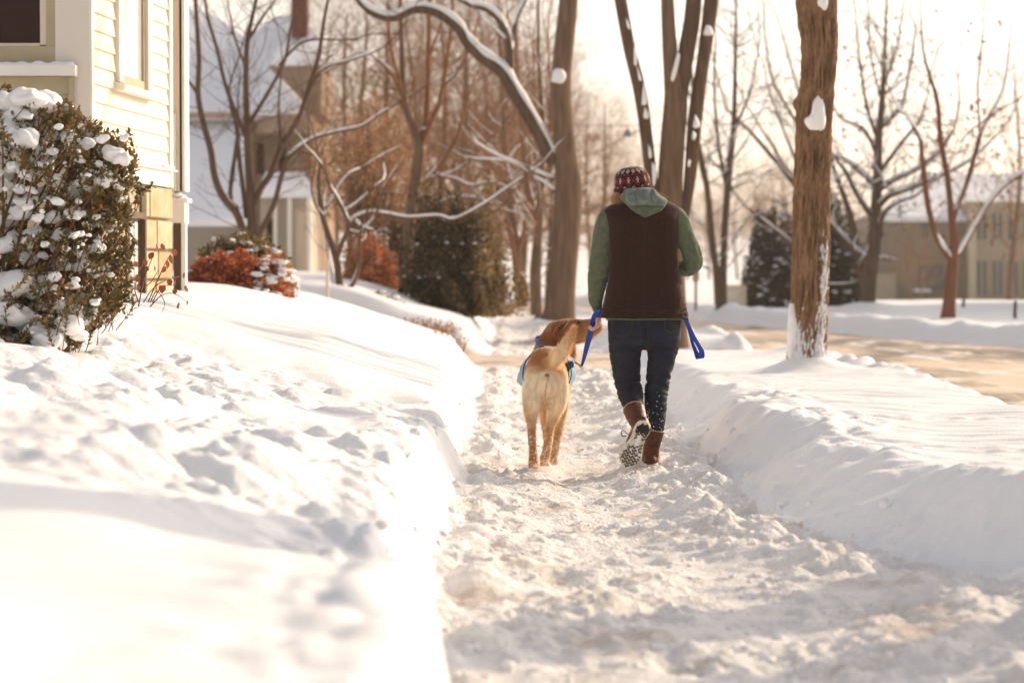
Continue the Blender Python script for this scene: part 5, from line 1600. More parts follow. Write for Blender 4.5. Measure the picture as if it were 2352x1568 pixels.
# --- clump of slim trees further up the street
for (lab, sd, Yt, L) in (
    ('slim leaning tree with snow in its low fork, left of the two close-set trunks', 31, 46, [[(1197, 705, 16), (1196, 690, 13.5), (1188, 600, 12), (1173, 480, 9), (1165, 400, 6.5), (1158, 300, 5), (1150, 150, 4), (1146, 20, 3)], [(1210, 690, 8), (1204, 650, 8), (1190, 625, 7)], [(1185, 590, 6), (1205, 520, 5), (1215, 430, 4), (1218, 300, 3)], [(1172, 470, 5), (1140, 400, 4), (1110, 340, 3), (1090, 260, 2)]]),
    ('slim upright tree spotted with snow, standing just left of the tall street tree', 32, 43, [[(1232, 724, 17), (1232, 712, 14), (1230, 620, 13), (1237, 520, 9.5), (1241, 430, 8), (1246, 300, 6), (1238, 150, 4), (1236, 0, 3)], [(1238, 540, 6), (1215, 440, 5), (1200, 340, 4), (1190, 200, 3)], [(1240, 450, 5), (1262, 360, 4), (1265, 220, 3), (1258, 90, 2)]]),
    ('thin sapling trunk squeezed between the slim pair and the tall street tree', 33, 50, [[(1256, 705, 6), (1258, 620, 5), (1264, 540, 5), (1268, 450, 4), (1262, 300, 3), (1256, 180, 2)], [(1262, 520, 3), (1245, 440, 3), (1235, 330, 2)]])):
    traced_tree(lab, Yt, L, dict(per_m=3.4, len=1.7, r=0.014, maxl=3, kids=5, skip=0.3, spread=0.8), seed=sd, bark=M_BARK, twigm=M_TWIG, snow_extra=0.009, group='slim trees up the street')

# --- generic bare trees filling the distance: each a thing, meshes shared
def proto_tree(seed, H=9.0, kids=7, maxl=4, up=0.10, tw=M_TWIG, bark=M_BARK, cone=False):
    rr = random.Random(seed); tr, b2 = Polys(), Polys()
    pts = [(0.15 * math.sin(i * 0.9 + seed), 0.15 * math.cos(i * 0.7), H * 0.85 * i / 7) for i in range(8)]
    S = catmull(pts, 4); tr.add(S, np.linspace(0.12, 0.02, len(S)))
    n = 26 if not cone else 60
    for k in range(n):
        t = 0.18 + 0.8 * (k + rr.random()) / n
        p = Vector(S[min(int(t * (len(S) - 1)), len(S) - 1)]); a = k * 2.4 + rr.uniform(-.5, .5)
        if cone: el, L = rr.uniform(-0.1, 0.35), H * 0.36 * (1.05 - t) + 0.3
        else: el, L = rr.uniform(0.25, 1.0), H * rr.uniform(0.22, 0.40) * (1.25 - 0.7 * t)
        grow(b2, p, Vector((math.cos(a) * math.cos(el), math.sin(a) * math.cos(el), math.sin(el))), L, 0.036 * (1.2 - t), 1, maxl, rr, up if not cone else 0.03, 0.75, kids, 0.16)
    return tr.mesh('trunk', lambda r: 8), b2.mesh('branches', lambda r: 4 if r > .02 else 3), bark, tw
PROT = [proto_tree(41), proto_tree(42, kids=7), proto_tree(43, H=10, kids=7), proto_tree(44, H=8.0, cone=True, kids=7, maxl=3)]
def place_proto(k, u, v, Y, s, rz, label, group=None, cat='tree'):
    tm, bm_, bk, tw = PROT[k]
    p = at(u, v, Y)
    root = empty('bare_tree', (p.x, p.y, p.z - 0.05), rz); root.scale = (s, s, s)
    tag(root, label, cat, group)
    link('trunk', tm, bk, root); link('branches', bm_, tw, root)
    return root
G1 = 'bare trees massed far up the street'
rr = random.Random(77)
lab_far = 'twiggy bare tree in the hazy brown mass far up the street'
for (k, u, v, Y, s) in ((0, 1080, 668, 62, 1.0), (1, 1150, 664, 74, 1.15), (2, 1010, 668, 66, 1.0), (0, 900, 668, 70, 1.2), (1, 1215, 658, 84, 1.1), (2, 830, 665, 78, 1.2), (0, 760, 660, 84, 1.2), (1, 1275, 656, 92, 1.15), (2, 1110, 655, 96, 1.3), (0, 980, 655, 100, 1.3), (1, 1180, 652, 108, 1.2), (1, 800, 668, 60, 0.9), (0, 1060, 668, 56, 0.85), (2, 1200, 664, 66, 0.95), (1, 940, 668, 62, 0.9)):
    place_proto(k, u, v, Y, s, rr.uniform(0, 6), lab_far, G1)
place_proto(3, 1120, 665, 68, 0.85, 0.3, 'russet cone-shaped tree rising behind the dark clipped evergreen', None)
place_proto(3, 1040, 665, 72, 0.72, 1.3, 'smaller russet cone-shaped tree beside the taller one', None)
G2 = 'bare trees beyond the road bend'
lab2 = 'pale bare tree in the hazy row beyond the road bend'
for (k, u, v, Y, s) in ((0, 1352, 650, 112, 1.1), (2, 1395, 648, 126, 1.0), (1, 1440, 645, 150, 1.0), (0, 1480, 640, 170, 0.9), (2, 1520, 640, 180, 0.9), (1, 1585, 640, 170, 0.9), (0, 1625, 640, 176, 0.85), (2, 1690, 640, 160, 0.85), (1, 1730, 640, 170, 0.9), (0, 1770, 640, 150, 0.9), (2, 1800, 640, 165, 0.9)):
    place_proto(k, u, v, Y, s, rr.uniform(0, 6), lab2, G2)
place_proto(1, 1385, 655, 78, 0.78, 2.0, 'bare tree with tiers of fine level twigs just left of the hanging lamp')
place_proto(2, 2330, 690, 86, 1.0, 1.0, 'bare tree with fine leafy twigs by the office building wing')
place_proto(0, 2120, 685, 110, 0.42, 1.0, 'low purplish ornamental tree in front of the office building doors')
place_proto(1, 2085, 690, 90, 0.36, 4.0, 'crooked low tree leaning by the left end of the office building')
# ------------------------------------------------------------------ the near house
M_CREAM = mat('cream_paint', (0.79, 0.71, 0.53), 0.55, 0.3, color2=(0.75, 0.67, 0.50), noise_scale=3, bump=0.001, bump_scale=30)
M_TRIM = mat('white_trim_paint', (0.82, 0.78, 0.70), 0.5, 0.3, color2=(0.78, 0.73, 0.65), noise_scale=4)
M_KHAKI = mat('khaki_paint', (0.44, 0.37, 0.235), 0.6, 0.3, color2=(0.40, 0.335, 0.21), noise_scale=4)
M_TAN = mat('tan_paint', (0.70, 0.58, 0.45), 0.6, 0.3)
M_STONE = mat('buff_stone', (0.53, 0.41, 0.265), 0.9, 0.2, color2=(0.44, 0.31, 0.17), noise_scale=7, bump=0.01, bump_scale=12)
STONES = [M_STONE, mat('pale_stone', (0.58, 0.47, 0.32), 0.9, 0.2, color2=(0.47, 0.35, 0.21), noise_scale=6, bump=0.012, bump_scale=10), mat('brown_stone', (0.48, 0.34, 0.20), 0.9, 0.2, color2=(0.36, 0.25, 0.14), noise_scale=5, bump=0.012, bump_scale=11)]
M_MORTAR = mat('mortar', (0.42, 0.35, 0.26), 0.95, 0.1)
M_GLASS = mat('window_glass', (0.035, 0.014, 0.009), 0.15, 0.12)
M_GLASSB = mat('bright_glass', (0.55, 0.55, 0.52), 0.08, 0.9, coat=0.6)
M_BLIND = mat('white_blind', (0.8, 0.79, 0.75), 0.6)
M_BROWNF = mat('brown_frame_paint', (0.10, 0.055, 0.03), 0.6)
M_INT = mat('dark_interior', (0.03, 0.012, 0.008), 0.9)

C0 = Vector((-2.94, 16.8, 0.0)); HD = Vector((0.0854, 1.0, 0)).normalized(); HN = Vector((HD.y, -HD.x, 0))   # along the side wall, outward normal
house = empty('near_house', (C0.x, C0.y, 0.9))
tag(house, 'cream clapboard house corner with khaki bay window and buff stone foundation', 'house')
HI = Matrix.Translation(-house.location)
def hbuild(nm, mb, m, par=None, smooth=False):
    me = mb.mesh(nm, smooth); me.transform(HI)
    return link(nm, me, m, par or house)
def SW(s, z, o=0.0):
    """side wall: s metres from the near corner, height z, o metres out"""
    return Vector((C0.x, C0.y, 0)) + HD * s + HN * o + Vector((0, 0, z))
def wall_box(s0, s1, z0, z1, o0, o1):
    m = MB()
    P = [SW(s0, z0, o0), SW(s1, z0, o0), SW(s1, z0, o1), SW(s0, z0, o1)]
    m.prism(P, (0, 0, z1 - z0)); return m
LW = 2.47
hbuild('wall', wall_box(0.0, LW, 0.4, 5.6, -0.30, -0.012), M_MORTAR)
m = MB(); m.box(-7.5, C0.x - 0.01, C0.y + 0.03, C0.y + 0.3, 0.4, 5.6); hbuild('wall', m, M_KHAKI)
w0, w1 = (17.5 - 16.8) / HD.y, (18.51 - 16.8) / HD.y
zb_ = 1.905; sp = 0.125; k = 0
bm_shared = {}
while zb_ + k * sp < 5.4:
    z = zb_ + k * sp
    spans = [(0.05, LW - 0.09)]
    if 2.40 < z + sp * 0.6 < 4.35: spans = [(0.05, w0 - 0.002), (w1 + 0.002, LW - 0.09)]
    for (a, c) in spans:
        m = MB()
        P = [SW(a, z, 0.024), SW(a, z, 0.0), SW(a, z + sp + 0.012, 0.0), SW(a, z + sp + 0.012, 0.007), SW(a, z + 0.004, 0.026)]
        m.prism(P, HD * (c - a)); hbuild('clapboard', m, M_CREAM)
    k += 1
hbuild('corner_board', wall_box(-0.012, 0.048, 1.0, 5.6, 0.0, 0.034), M_TRIM)
hbuild('corner_board', wall_box(LW - 0.088, LW, 1.76, 5.6, 0.0, 0.036), M_TRIM)
hbuild('skirt_board', wall_box(0.05, LW - 0.0, 1.76, 1.885, 0.0, 0.028), M_TRIM)
m = MB(); P = [SW(0.05, 1.885, 0.0), SW(0.05, 1.885, 0.06), SW(0.05, 1.90, 0.06), SW(0.05, 1.915, 0.0)]; m.prism(P, HD * LW); hbuild('drip_ledge', m, M_TRIM)
m = MB(); m.tube([SW(s, 1.916 + 0.004 * math.sin(s * 9), 0.035) for s in np.linspace(LW - 0.35, LW + 0.03, 8)], [0.004, 0.012, 0.016, 0.014, 0.018, 0.016, 0.017, 0.006], n=8); hbuild('ledge_snow', m, M_SNOWB, smooth=True)
# foundation stones
rs = random.Random(4)
row_z = [0.55, 0.80, 1.03, 1.26, 1.50, 1.757]
bw0, bw1, bz1 = (17.73 - 16.8) / HD.y, (18.33 - 16.8) / HD.y, 1.54
for r in range(5):
    s = 0.02
    while s < LW - 0.02:
        L = rs.uniform(0.28, 0.52); e = min(s + L, LW - 0.01)
        if LW - e < 0.12: e = LW - 0.01
        segs = [(s, e)]
        if row_z[r] < bz1 and row_z[r] > 0.7:
            segs = []
            if s < bw0: segs.append((s, min(e, bw0 - 0.01)))
            if e > bw1: segs.append((max(s, bw1 + 0.01), e))
        for (a, c) in segs:
            if c - a < 0.05: continue
            m = MB(); g = 0.0045; o = 0.03 + rs.uniform(0, 0.012)
            z0_, z1_ = row_z[r] + g, row_z[r + 1] - g
            if row_z[r] < bz1 < row_z[r + 1] and False: pass
            A = [SW(a + g, z0_, 0), SW(c - g, z0_, 0), SW(c - g, z1_, 0), SW(a + g, z1_, 0)]
            Bq = [SW(a + g + 0.012, z0_ + 0.012, o), SW(c - g - 0.012, z0_ + 0.012, o), SW(c - g - 0.012, z1_ - 0.012, o), SW(a + g + 0.012, z1_ - 0.012, o)]
            m.add(A + Bq, [(4, 5, 6, 7), (0, 1, 5, 4), (1, 2, 6, 5), (2, 3, 7, 6), (3, 0, 4, 7)])
            hbuild('stone', m, rs.choice(STONES))
        s = e
# basement window of glass blocks
m = MB()
for (a, c, z0, z1) in ((bw0, bw0 + 0.05, 0.8, bz1), (bw1 - 0.05, bw1, 0.8, bz1), (bw0 + .05, bw1 - .05, bz1 - 0.05, bz1)):
    P = [SW(a, z0, 0.0), SW(c, z0, 0.0), SW(c, z0, 0.045), SW(a, z0, 0.045)]; m.prism(P, (0, 0, z1 - z0))
bwin = hbuild('basement_window', m, M_BROWNF)
for i in range(4):
    for j in range(4):
        a = bw0 + 0.055 + i * 0.13; z = 0.82 + j * 0.167
        mm = MB()
        A = [SW(a, z, 0.002), SW(a + 0.12, z, 0.002), SW(a + 0.12, z + 0.157, 0.002), SW(a, z + 0.157, 0.002)]
        Bq = [SW(a + 0.015, z + 0.015, 0.018), SW(a + 0.105, z + 0.015, 0.018), SW(a + 0.105, z + 0.142, 0.018), SW(a + 0.015, z + 0.142, 0.018)]
        mm.add(A + Bq, [(4, 5, 6, 7), (0, 1, 5, 4), (1, 2, 6, 5), (2, 3, 7, 6), (3, 0, 4, 7)])
        if a + 0.12 < bw1 - 0.04:
            hbuild('glass_block', mm, M_GLASSB, bwin)
# tall side window
m = MB()
zw0, zw1 = 2.47, 4.3; tw_ = 0.115
for (a, c, z0, z1, o) in ((w0, w0 + tw_, zw0, zw1, 0.05), (w1 - tw_, w1, zw0, zw1, 0.05), (w0 + tw_, w1 - tw_, zw1 - 0.14, zw1, 0.05)):
    P = [SW(a, z0, 0.0), SW(c, z0, 0.0), SW(c, z0, o), SW(a, z0, o)]; m.prism(P, (0, 0, z1 - z0))
win = hbuild('side_window', m, M_TRIM)
m = MB(); P = [SW(w0 - 0.05, 2.40, 0.0), SW(w0 - 0.05, 2.40, 0.095), SW(w0 - 0.05, 2.445, 0.10), SW(w0 - 0.05, 2.468, 0.0)]; m.prism(P, HD * (w1 - w0 + 0.10)); hbuild('sill', m, M_TRIM, win)
m = MB()
for (a, c, z0, z1) in ((w0 + tw_ + .002, w0 + tw_ + 0.045, 2.47, 4.15), (w1 - tw_ - 0.045, w1 - tw_ - .002, 2.47, 4.15), (w0 + tw_ + 0.045, w1 - tw_ - 0.045, 2.47, 2.53), (w0 + tw_ + 0.045, w1 - tw_ - 0.045, 3.30, 3.35)):
    P = [SW(a, z0, 0.0), SW(c, z0, 0.0), SW(c, z0, 0.022), SW(a, z0, 0.022)]; m.prism(P, (0, 0, z1 - z0))
hbuild('sash', m, M_KHAKI, win)
hbuild('pane', wall_box(w0 + tw_ + 0.045, w1 - tw_ - 0.045, 2.53, 4.15, -0.005, 0.006), M_GLASSB, win)  # pale pane colour stands in for the bright sky it mirrors
# front (street-facing bay) with corner post, sill and dark window
Yf = C0.y
def FB(u0, u1, v0, v1, o0, o1):
    """box on the front face traced in the picture, o metres towards the viewer"""
    a = at(u0, v1, Yf); c = at(u1, v0, Yf); m = MB(); m.box(a.x, c.x, Yf - o1, Yf - o0, a.z, c.z); return m
hbuild('corner_post', FB(132, 202, -900, 640, -0.03, 0.03), mat('pale_post_paint', (0.70, 0.63, 0.54), 0.55))
fw = hbuild('bay_window', FB(-200, 131, 107, 152, -0.028, 0.028), M_KHAKI)
hbuild('window_frame', FB(108, 131, -600, 106.5, -0.028, 0.026), M_KHAKI, fw)
hbuild('sash', FB(93, 107.5, -600, 104, -0.028, 0.012), M_TAN, fw)
hbuild('sash', FB(-200, 92.5, 100, 106.5, -0.028, 0.012), M_TAN, fw)
hbuild('pane', FB(-200, 92.5, -600, 99.5, -0.028, -0.012), M_GLASS, fw)
m = FB(-200, 181, 153, 177, 0.0, 0.14); hbuild('bay_sill', m, M_TRIM)
m = MB(); a = at(-200, 150, Yf); c = at(176, 150, Yf)
m.tube([Vector((a.x + (c.x - a.x) * t, Yf - 0.085 + 0.01 * math.sin(t * 31), at(0, 151.5, Yf).z + 0.004 * math.sin(t * 50))) for t in np.linspace(0, 1, 40)], [0.020 + 0.006 * math.sin(i * 1.7) for i in range(40)], n=8); hbuild('sill_snow', m, M_SNOWB, smooth=True)
for (v0, v1, o) in ((178, 219, 0.041), (220, 300, 0.045), (301, 380, 0.049), (381, 460, 0.053), (461, 560, 0.057), (561, 660, 0.061)):
    hbuild('khaki_board', FB(-200, 163, v0, v1, -0.02, o), M_KHAKI)
hbuild('edge_board', FB(164, 172, 179, 660, 0.032, 0.065), M_KHAKI)
# back porch pier at the far end of the side wall
Yp = C0.y + LW * HD.y + 0.25
def PB(u0, u1, v0, v1, d=0.25):
    a = at(u0, v1, Yp); c = at(u1, v0, Yp); m = MB(); m.box(a.x, c.x, Yp, Yp + d, a.z, c.z); return m
pier = hbuild('porch_pier', PB(384, 413, -900, 439), M_TAN)
hbuild('pier_lit_edge', PB(413.3, 420, -900, 439), M_TRIM, pier)  # white strip stands in for the sunlit edge of the tan pier
hbuild('pier_base', PB(388, 406, 262, 438, 0.2), M_TRIM, pier) if False else None
m = MB(); a = at(392, 438, Yp - 0.03); c = at(403, 262, Yp - 0.03); m.box(a.x, c.x, Yp - 0.05, Yp - 0.005, a.z, c.z); hbuild('downspout', m, M_TRIM)
hbuild('pier_cap', PB(380, 430, 455, 464, 0.3), M_TRIM, pier)
hbuild('pedestal', PB(389, 424, 464.5, 512, 0.25), M_TRIM, pier)
hbuild('pier_post', PB(399, 412, 512.5, 680, 0.2), M_BROWNF, pier)
hbuild('pier_post', PB(417, 426, 512.5, 680, 0.1), M_TRIM, pier)
sn = MB()
for (u, v, r) in ((388, 446, 8), (398, 444, 8), (409, 448, 8), (420, 454, 7), (428, 458, 5), (392, 430, 5)):
    p = at(u, v, Yp + 0.08); ball(sn, p, r * mpp(Yp) * 1.2, 0.10, r * mpp(Yp), 12)
hbuild('cap_snow', sn, M_SNOWB, pier, True)

# ------------------------------------------------------------------ second house
M_ROOFSNOW = snow_mat('roof_snow', color=(0.80, 0.80, 0.82), bump=0.01, bscale=3)
M_SHINGLE = mat('tan_shingle', (0.42, 0.30, 0.20), 0.85, color2=(0.34, 0.24, 0.16), noise_scale=3)
M_HWALL = mat('pale_wall', (0.60, 0.50, 0.38), 0.8)
M_CHIM = mat('dark_red_brick', (0.16, 0.045, 0.032), 0.9, color2=(0.11, 0.03, 0.024), noise_scale=8)
Y2 = 60.0
h2 = empty('second_house', at(560, 640, Y2)); H2 = Matrix.Translation(-h2.location)
tag(h2, 'tall shingled house with big snow-covered roofs and a dark red chimney', 'house')
def poly_prism(nm, pts, Y, depth, m, par=h2, Ms=None, back=None):
    """traced outline at distance Y extruded away from the viewer; back: upper edge pushed back by slope"""
    mb = MB(); P = [at(u, v, Y) for u, v in pts]
    mb.prism(P[::-1], (0, depth, 0)); me = mb.mesh(nm); me.transform(Ms or H2)
    return link(nm, me, m, par)
def roof_plane(nm, pts, th, m, par=h2, Ms=None):
    """pts: (u, v, Y) corner list -> slab of thickness th"""
    mb = MB(); P = [at(u, v, Y) for u, v, Y in pts]
    n = (P[1] - P[0]).cross(P[-1] - P[0]).normalized()
    if n.z < 0: n = -n
    mb.prism(P, -n * th); me = mb.mesh(nm); me.transform(Ms or H2); return link(nm, me, m, par)
poly_prism('wall', [(300, 268), (560, 268), (560, 660), (300, 660)], 60.4, 8, M_HWALL)
poly_prism('wall', [(560, 262), (716, 262), (716, 660), (560, 660)], 60.6, 8, M_SHINGLE)
roof_plane('roof', [(300, 262, 59.6), (652, 262, 59.6), (600, 112, 63.5), (563, 83, 64.5), (484, 31, 66), (300, 0, 66)], 0.18, M_ROOFSNOW)
roof_plane('roof', [(560, 262, 59.4), (690, 240, 59.4), (616, 150, 60.6), (742, 150, 61.2), (732, 85, 62.6), (705, 50, 64), (669, 36, 64.5), (633, 38, 64.5), (592, 67, 64), (545, 112, 63.2)], 0.18, M_ROOFSNOW)
poly_prism('gable_wall', [(618, 152), (738, 152), (738, 262), (700, 262)], 60.5, 4, M_SHINGLE)
mb = MB(); mb.tube([at(645, 186, 59.3), at(692, 238, 59.3)], 0.06, n=5); me = mb.mesh('r'); me.transform(H2); link('rake_board', me, M_TRIM, h2)
poly_prism('fascia', [(300, 258), (548, 258), (548, 271), (300, 271)], 59.5, 0.3, M_SHINGLE)
poly_prism('frieze', [(590, 264), (714, 264), (714, 306), (590, 306)], 59.6, 0.5, M_SHINGLE)
roof_plane('porch_roof', [(300, 502, 55.5), (572, 502, 55.5), (562, 275, 60), (300, 275, 60)], 0.2, M_ROOFSNOW)
poly_prism('chimney', [(669, -80), (705, -80), (705, 84), (669, 84)], 62.5, 0.7, M_CHIM)
for (u0, u1) in ((590, 606), (640, 656)):
    poly_prism('window', [(u0, 330), (u1, 330), (u1, 400), (u0, 400)], 60.55, 0.1, M_GLASS)
# entry porch catching the sun
poly_prism('porch_wall', [(598, 430), (716, 430), (716, 660), (598, 660)], 57.5, 2.5, M_HWALL)
roof_plane('porch_roof', [(592, 440, 57), (722, 440, 57), (700, 395, 59), (610, 395, 59)], 0.15, M_ROOFSNOW)
dr = poly_prism('door', [(676, 480), (700, 480), (700, 648), (676, 648)], 57.44, 0.05, M_TAN)
for (u0, u1) in ((660, 669), (705, 714), (628, 636)):
    poly_prism('porch_column', [(u0, 446), (u1, 446), (u1, 655), (u0, 655)], 57.1, 0.25, M_TRIM)
poly_prism('window', [(612, 500), (625, 500), (625, 560), (612, 560)], 57.45, 0.06, M_GLASS)
poly_prism('step', [(600, 640), (740, 640), (740, 652), (600, 652)], 56.5, 0.9, M_STONE)
poly_prism('step_snow', [(600, 636), (740, 636), (740, 640), (600, 640)], 56.5, 0.9, M_SNOWB)

# ------------------------------------------------------------------ office building beyond the road
M_OFF = mat('tan_brick_wall', (0.33, 0.27, 0.185), 0.9, color2=(0.30, 0.24, 0.165), noise_scale=1.5)
M_OFF_D = mat('brown_brick_wall', (0.20, 0.16, 0.115), 0.9, color2=(0.17, 0.135, 0.10), noise_scale=1.5)
M_MULL = mat('light_mullion', (0.46, 0.38, 0.26), 0.8)
M_WGL = mat('office_glass', (0.04, 0.045, 0.05), 0.15, 0.6)
Y3 = 130.0
h3 = empty('office_building', at(2200, 690, Y3)); H3 = Matrix.Translation(-h3.location)
tag(h3, 'long two-storey tan office building with tall paired windows under a snowy roof', 'building')
pp = lambda nm, u0, v0, u1, v1, Y, d, m, par=h3: poly_prism(nm, [(u0, v0), (u1, v0), (u1, v1), (u0, v1)], Y, d, m, par, H3)
pp('wall', 2016, 495, 2231, 700, 131.5, 8, M_OFF_D)
pp('wall', 2016, 628, 2058, 700, 130.8, 0.6, M_OFF)
pp('wing_wall', 2231, 467, 2640, 705, 130.0, 12, M_OFF)
pp('parapet', 2229, 462, 2642, 468, 129.9, 12.2, M_MULL)
pp('pier', 2226, 470, 2243, 702, 129.7, 0.28, M_MULL)
roof_plane('roof', [(2020, 497, 131.2), (2234, 497, 131.2), (2250, 399, 141), (2127, 399, 141)], 0.3, M_ROOFSNOW, h3, H3)
roof_plane('roof', [(2200, 463, 143.5), (2640, 463, 143.5), (2640, 399, 150), (2200, 399, 150)], 0.3, M_ROOFSNOW, h3, H3)
x = 2244
i = 0
while x < 2600:
    for (v0, v1) in ((490, 552), (598, 680)):
        w = pp('window', x, v0, x + 22, v1, 129.93, 0.06, M_MULL)
        for (a, c) in ((x + 0.6, x + 9), (x + 13, x + 21.4)):
            mb = MB(); P = [at(q, r, 129.9) for q, r in ((a, v0 + 1), (c, v0 + 1), (c, v1 - 1), (a, v1 - 1))]; mb.prism(P[::-1], (0, 0.025, 0)); me = mb.mesh('pane'); me.transform(H3); link('pane', me, M_WGL, w)
    x += 36; i += 1
e = pp('entrance', 2110, 608, 2170, 664, 131.4, 0.09, M_BROWNF)
for (a, c) in ((2113, 2133), (2138, 2155), (2158, 2168)):
    mb = MB(); P = [at(q, r, 131.35) for q, r in ((a, 612), (c, 612), (c, 662), (a, 662))]; mb.prism(P[::-1], (0, 0.04, 0)); me = mb.mesh('door_pane'); me.transform(H3); link('door_pane', me, M_WGL, e)
pp('window', 2115, 510, 2135, 545, 131.42, 0.07, M_WGL)
pp('entrance_snow', 2103, 664, 2138, 670, 130.4, 0.9, M_SNOWB)

# house off to the right, out of the picture, whose shadow lies blue on the far lawn
hs_ = empty('roadside_house', (26, 64, 0)); tag(hs_, 'brick house beyond the right edge whose shadow lies on the far lawn', 'house')
mb = MB(); mb.box(-6, 10, -10, 9, -1.2, 6.5); link('wall', mb.mesh('w'), M_OFF_D, hs_)
mb = MB(); mb.prism([(-6.6, -10.6, 6.5), (-6.6, 9.6, 6.5), (-6.6, 0, 10.5)], (17.2, 0, 0)); link('roof', mb.mesh('r'), M_ROOFSNOW, hs_)
# ------------------------------------------------------------------ shrubs and small things
M_LEAFG = mat('boxwood_leaf', (0.075, 0.065, 0.016), 0.45, 0.4, attr='col', trans=0.30)
M_STEM = mat('shrub_stem', (0.15, 0.07, 0.038), 0.8)

def blob_mesh(name, seed, flat=0.72, n=24, amp=0.42):
    rr = np.random.default_rng(seed)
    mb = MB(); ball(mb, (0, 0, 0), 1, 1, flat, n)
    me = mb.mesh(name, True)
    co, no = get_vn(me)
    o = rr.uniform(0, 50)
    d = amp * n3(co, (1.5, 1.5, 1.5), o) * 2 + amp * 0.35 * n3(co, (4, 4, 4), o + 3)
    low = sstep(0.1, -0.6, co[:, 2])
    co = co * (1 + d * (1 - 0.2 * low))[:, None]
    me.vertices.foreach_set('co', co.astype(np.float32).ravel()); me.update()
    return me
BLOBS = [blob_mesh('snow_clump', s) for s in range(7)]
for b_ in BLOBS: b_.materials.append(M_SNOWB)

# --- the big snow-laden boxwood by the house
YB = 12.0
hull_r = [(200, 60), (235, 168), (300, 240), (312, 298), (365, 312), (420, 325), (450, 322), (480, 300), (540, 305), (600, 300), (650, 308), (700, 290), (745, 250), (775, 190), (805, 130)]
def hull_u(v): return float(np.interp(v, [a for a, _ in hull_r], [c for _, c in hull_r])) - 32
gx0 = at(60, 800, YB).x
bz = hz(gx0, YB)
box = empty('boxwood_shrub', (gx0 - 0.25, YB, bz))
tag(box, 'large leafy boxwood shrub loaded with snow clumps in front of the house corner', 'shrub')
BI = Matrix.Translation(-box.location)
stems = Polys(); LC, LD, LN = [], [], []
rs = random.Random(9)
tips = []
def shoot(p0, p2, r0, leafy, rs=rs):
    mid = p0.lerp(p2, 0.5) + Vector((rs.gauss(0, 0.03), rs.gauss(0, 0.03), rs.gauss(0.03, 0.03)))
    S = catmull([tuple(p0), tuple(mid), tuple(p2)], 8)
    stems.add(S, np.linspace(r0, 0.0016, len(S)))
    L = np.linalg.norm(np.diff(S, axis=0), axis=1).sum()
    n = max(3, int(L * leafy / 0.017))
    for k in range(n):
        t = 1 - leafy * (k / n)
        f = t * (len(S) - 1); i = min(int(f), len(S) - 2)
        p = S[i] + (S[i + 1] - S[i]) * (f - i); ax = S[i + 1] - S[i]; ax /= np.linalg.norm(ax)
        for s in (-1, 1):
            pr = np.cross(ax, np.array([math.cos(k * 1.6), math.sin(k * 1.6), 0.2])); pr /= np.linalg.norm(pr) + 1e-9
            d = ax * 0.65 + pr * s * 0.8 + np.array([rs.gauss(0, .15), rs.gauss(0, .15), rs.gauss(0, .15)]); d /= np.linalg.norm(d)
            LC.append(p); LD.append(d); LN.append(ax)
for k in range(760):
    v = rs.uniform(215, 815)
    uh = hull_u(v)
    u = uh - abs(rs.gauss(0, 1)) * 70 if rs.random() < 0.45 else rs.uniform(-220, uh - 10)
    if rs.random() < 0.17: u = uh + rs.uniform(0, 36)
    yy = YB + rs.uniform(-0.55, 0.45) * (0.35 + 0.65 * min(1.0, (uh - u) / 120)) 
    tip = at(u, v, yy)
    out_ = Vector((rs.uniform(0.2, 1) if u > uh - 90 else rs.uniform(-0.6, 0.8), rs.uniform(-0.8, 0.4), rs.uniform(0.2, 1.1))).normalized()
    st = tip - out_ * rs.uniform(0.10, 0.30)
    shoot(st, tip, 0.003, 0.85)
    tips.append(tip)
base_c = Vector((box.location.x, YB, bz))
for k in range(90):
    t = rs.choice([q for q in tips if q.z > bz + 0.25]); b_ = base_c + Vector((max(-0.45, min(0.22, rs.gauss(0.0, 0.18))), rs.gauss(0.05, 0.1), -0.08))
    mid = b_.lerp(t, 0.5) + Vector((0, 0, 0.1)); S = catmull([tuple(b_), tuple(mid), tuple(t)], 6)
    stems.add(S, np.linspace(0.011, 0.003, len(S)))
me = stems.mesh('stems', lambda r: 5 if r > .005 else 3); me.transform(BI); o = link('stems', me, M_STEM, box)
LC, LD, LN = np.array(LC), np.array(LD), np.array(LN)
n = len(LC)
S_ = np.cross(LD, LN); S_ /= np.linalg.norm(S_, axis=1, keepdims=True) + 1e-9
U_ = np.cross(S_, LD)
ln = RNG.uniform(0.022, 0.038, (n, 1)); wd = ln * RNG.uniform(0.22, 0.30, (n, 1))
b0 = LC; t_ = LC + LD * ln; m1 = LC + LD * ln * 0.35; m2 = LC + LD * ln * 0.72
V = np.stack([b0, m1 + S_ * wd + U_ * wd * .4, m2 + S_ * wd * .85 + U_ * wd * .4, t_ + U_ * wd * .1, m2 - S_ * wd * .85 + U_ * wd * .4, m1 - S_ * wd + U_ * wd * .4], 1).reshape(-1, 3)
ix = np.arange(n)[:, None] * 6
F = np.concatenate([ix + np.array([[0, 1, 2, 3]]), ix + np.array([[0, 3, 4, 5]])])
me = np_mesh('foliage', V, F, smooth=False)
h = RNG.random(n)
pal = np.array([(0.12, 0.105, 0.030), (0.17, 0.125, 0.036), (0.25, 0.13, 0.045), (0.085, 0.085, 0.030), (0.34, 0.16, 0.05)])
ci = np.searchsorted([0.34, 0.62, 0.80, 0.94], h)
set_col(me, np.repeat(pal[ci] * RNG.uniform(0.8, 1.25, (n, 1)), 6, axis=0))
me.transform(BI); o = link('foliage', me, M_LEAFG, box); o['kind'] = 'stuff'
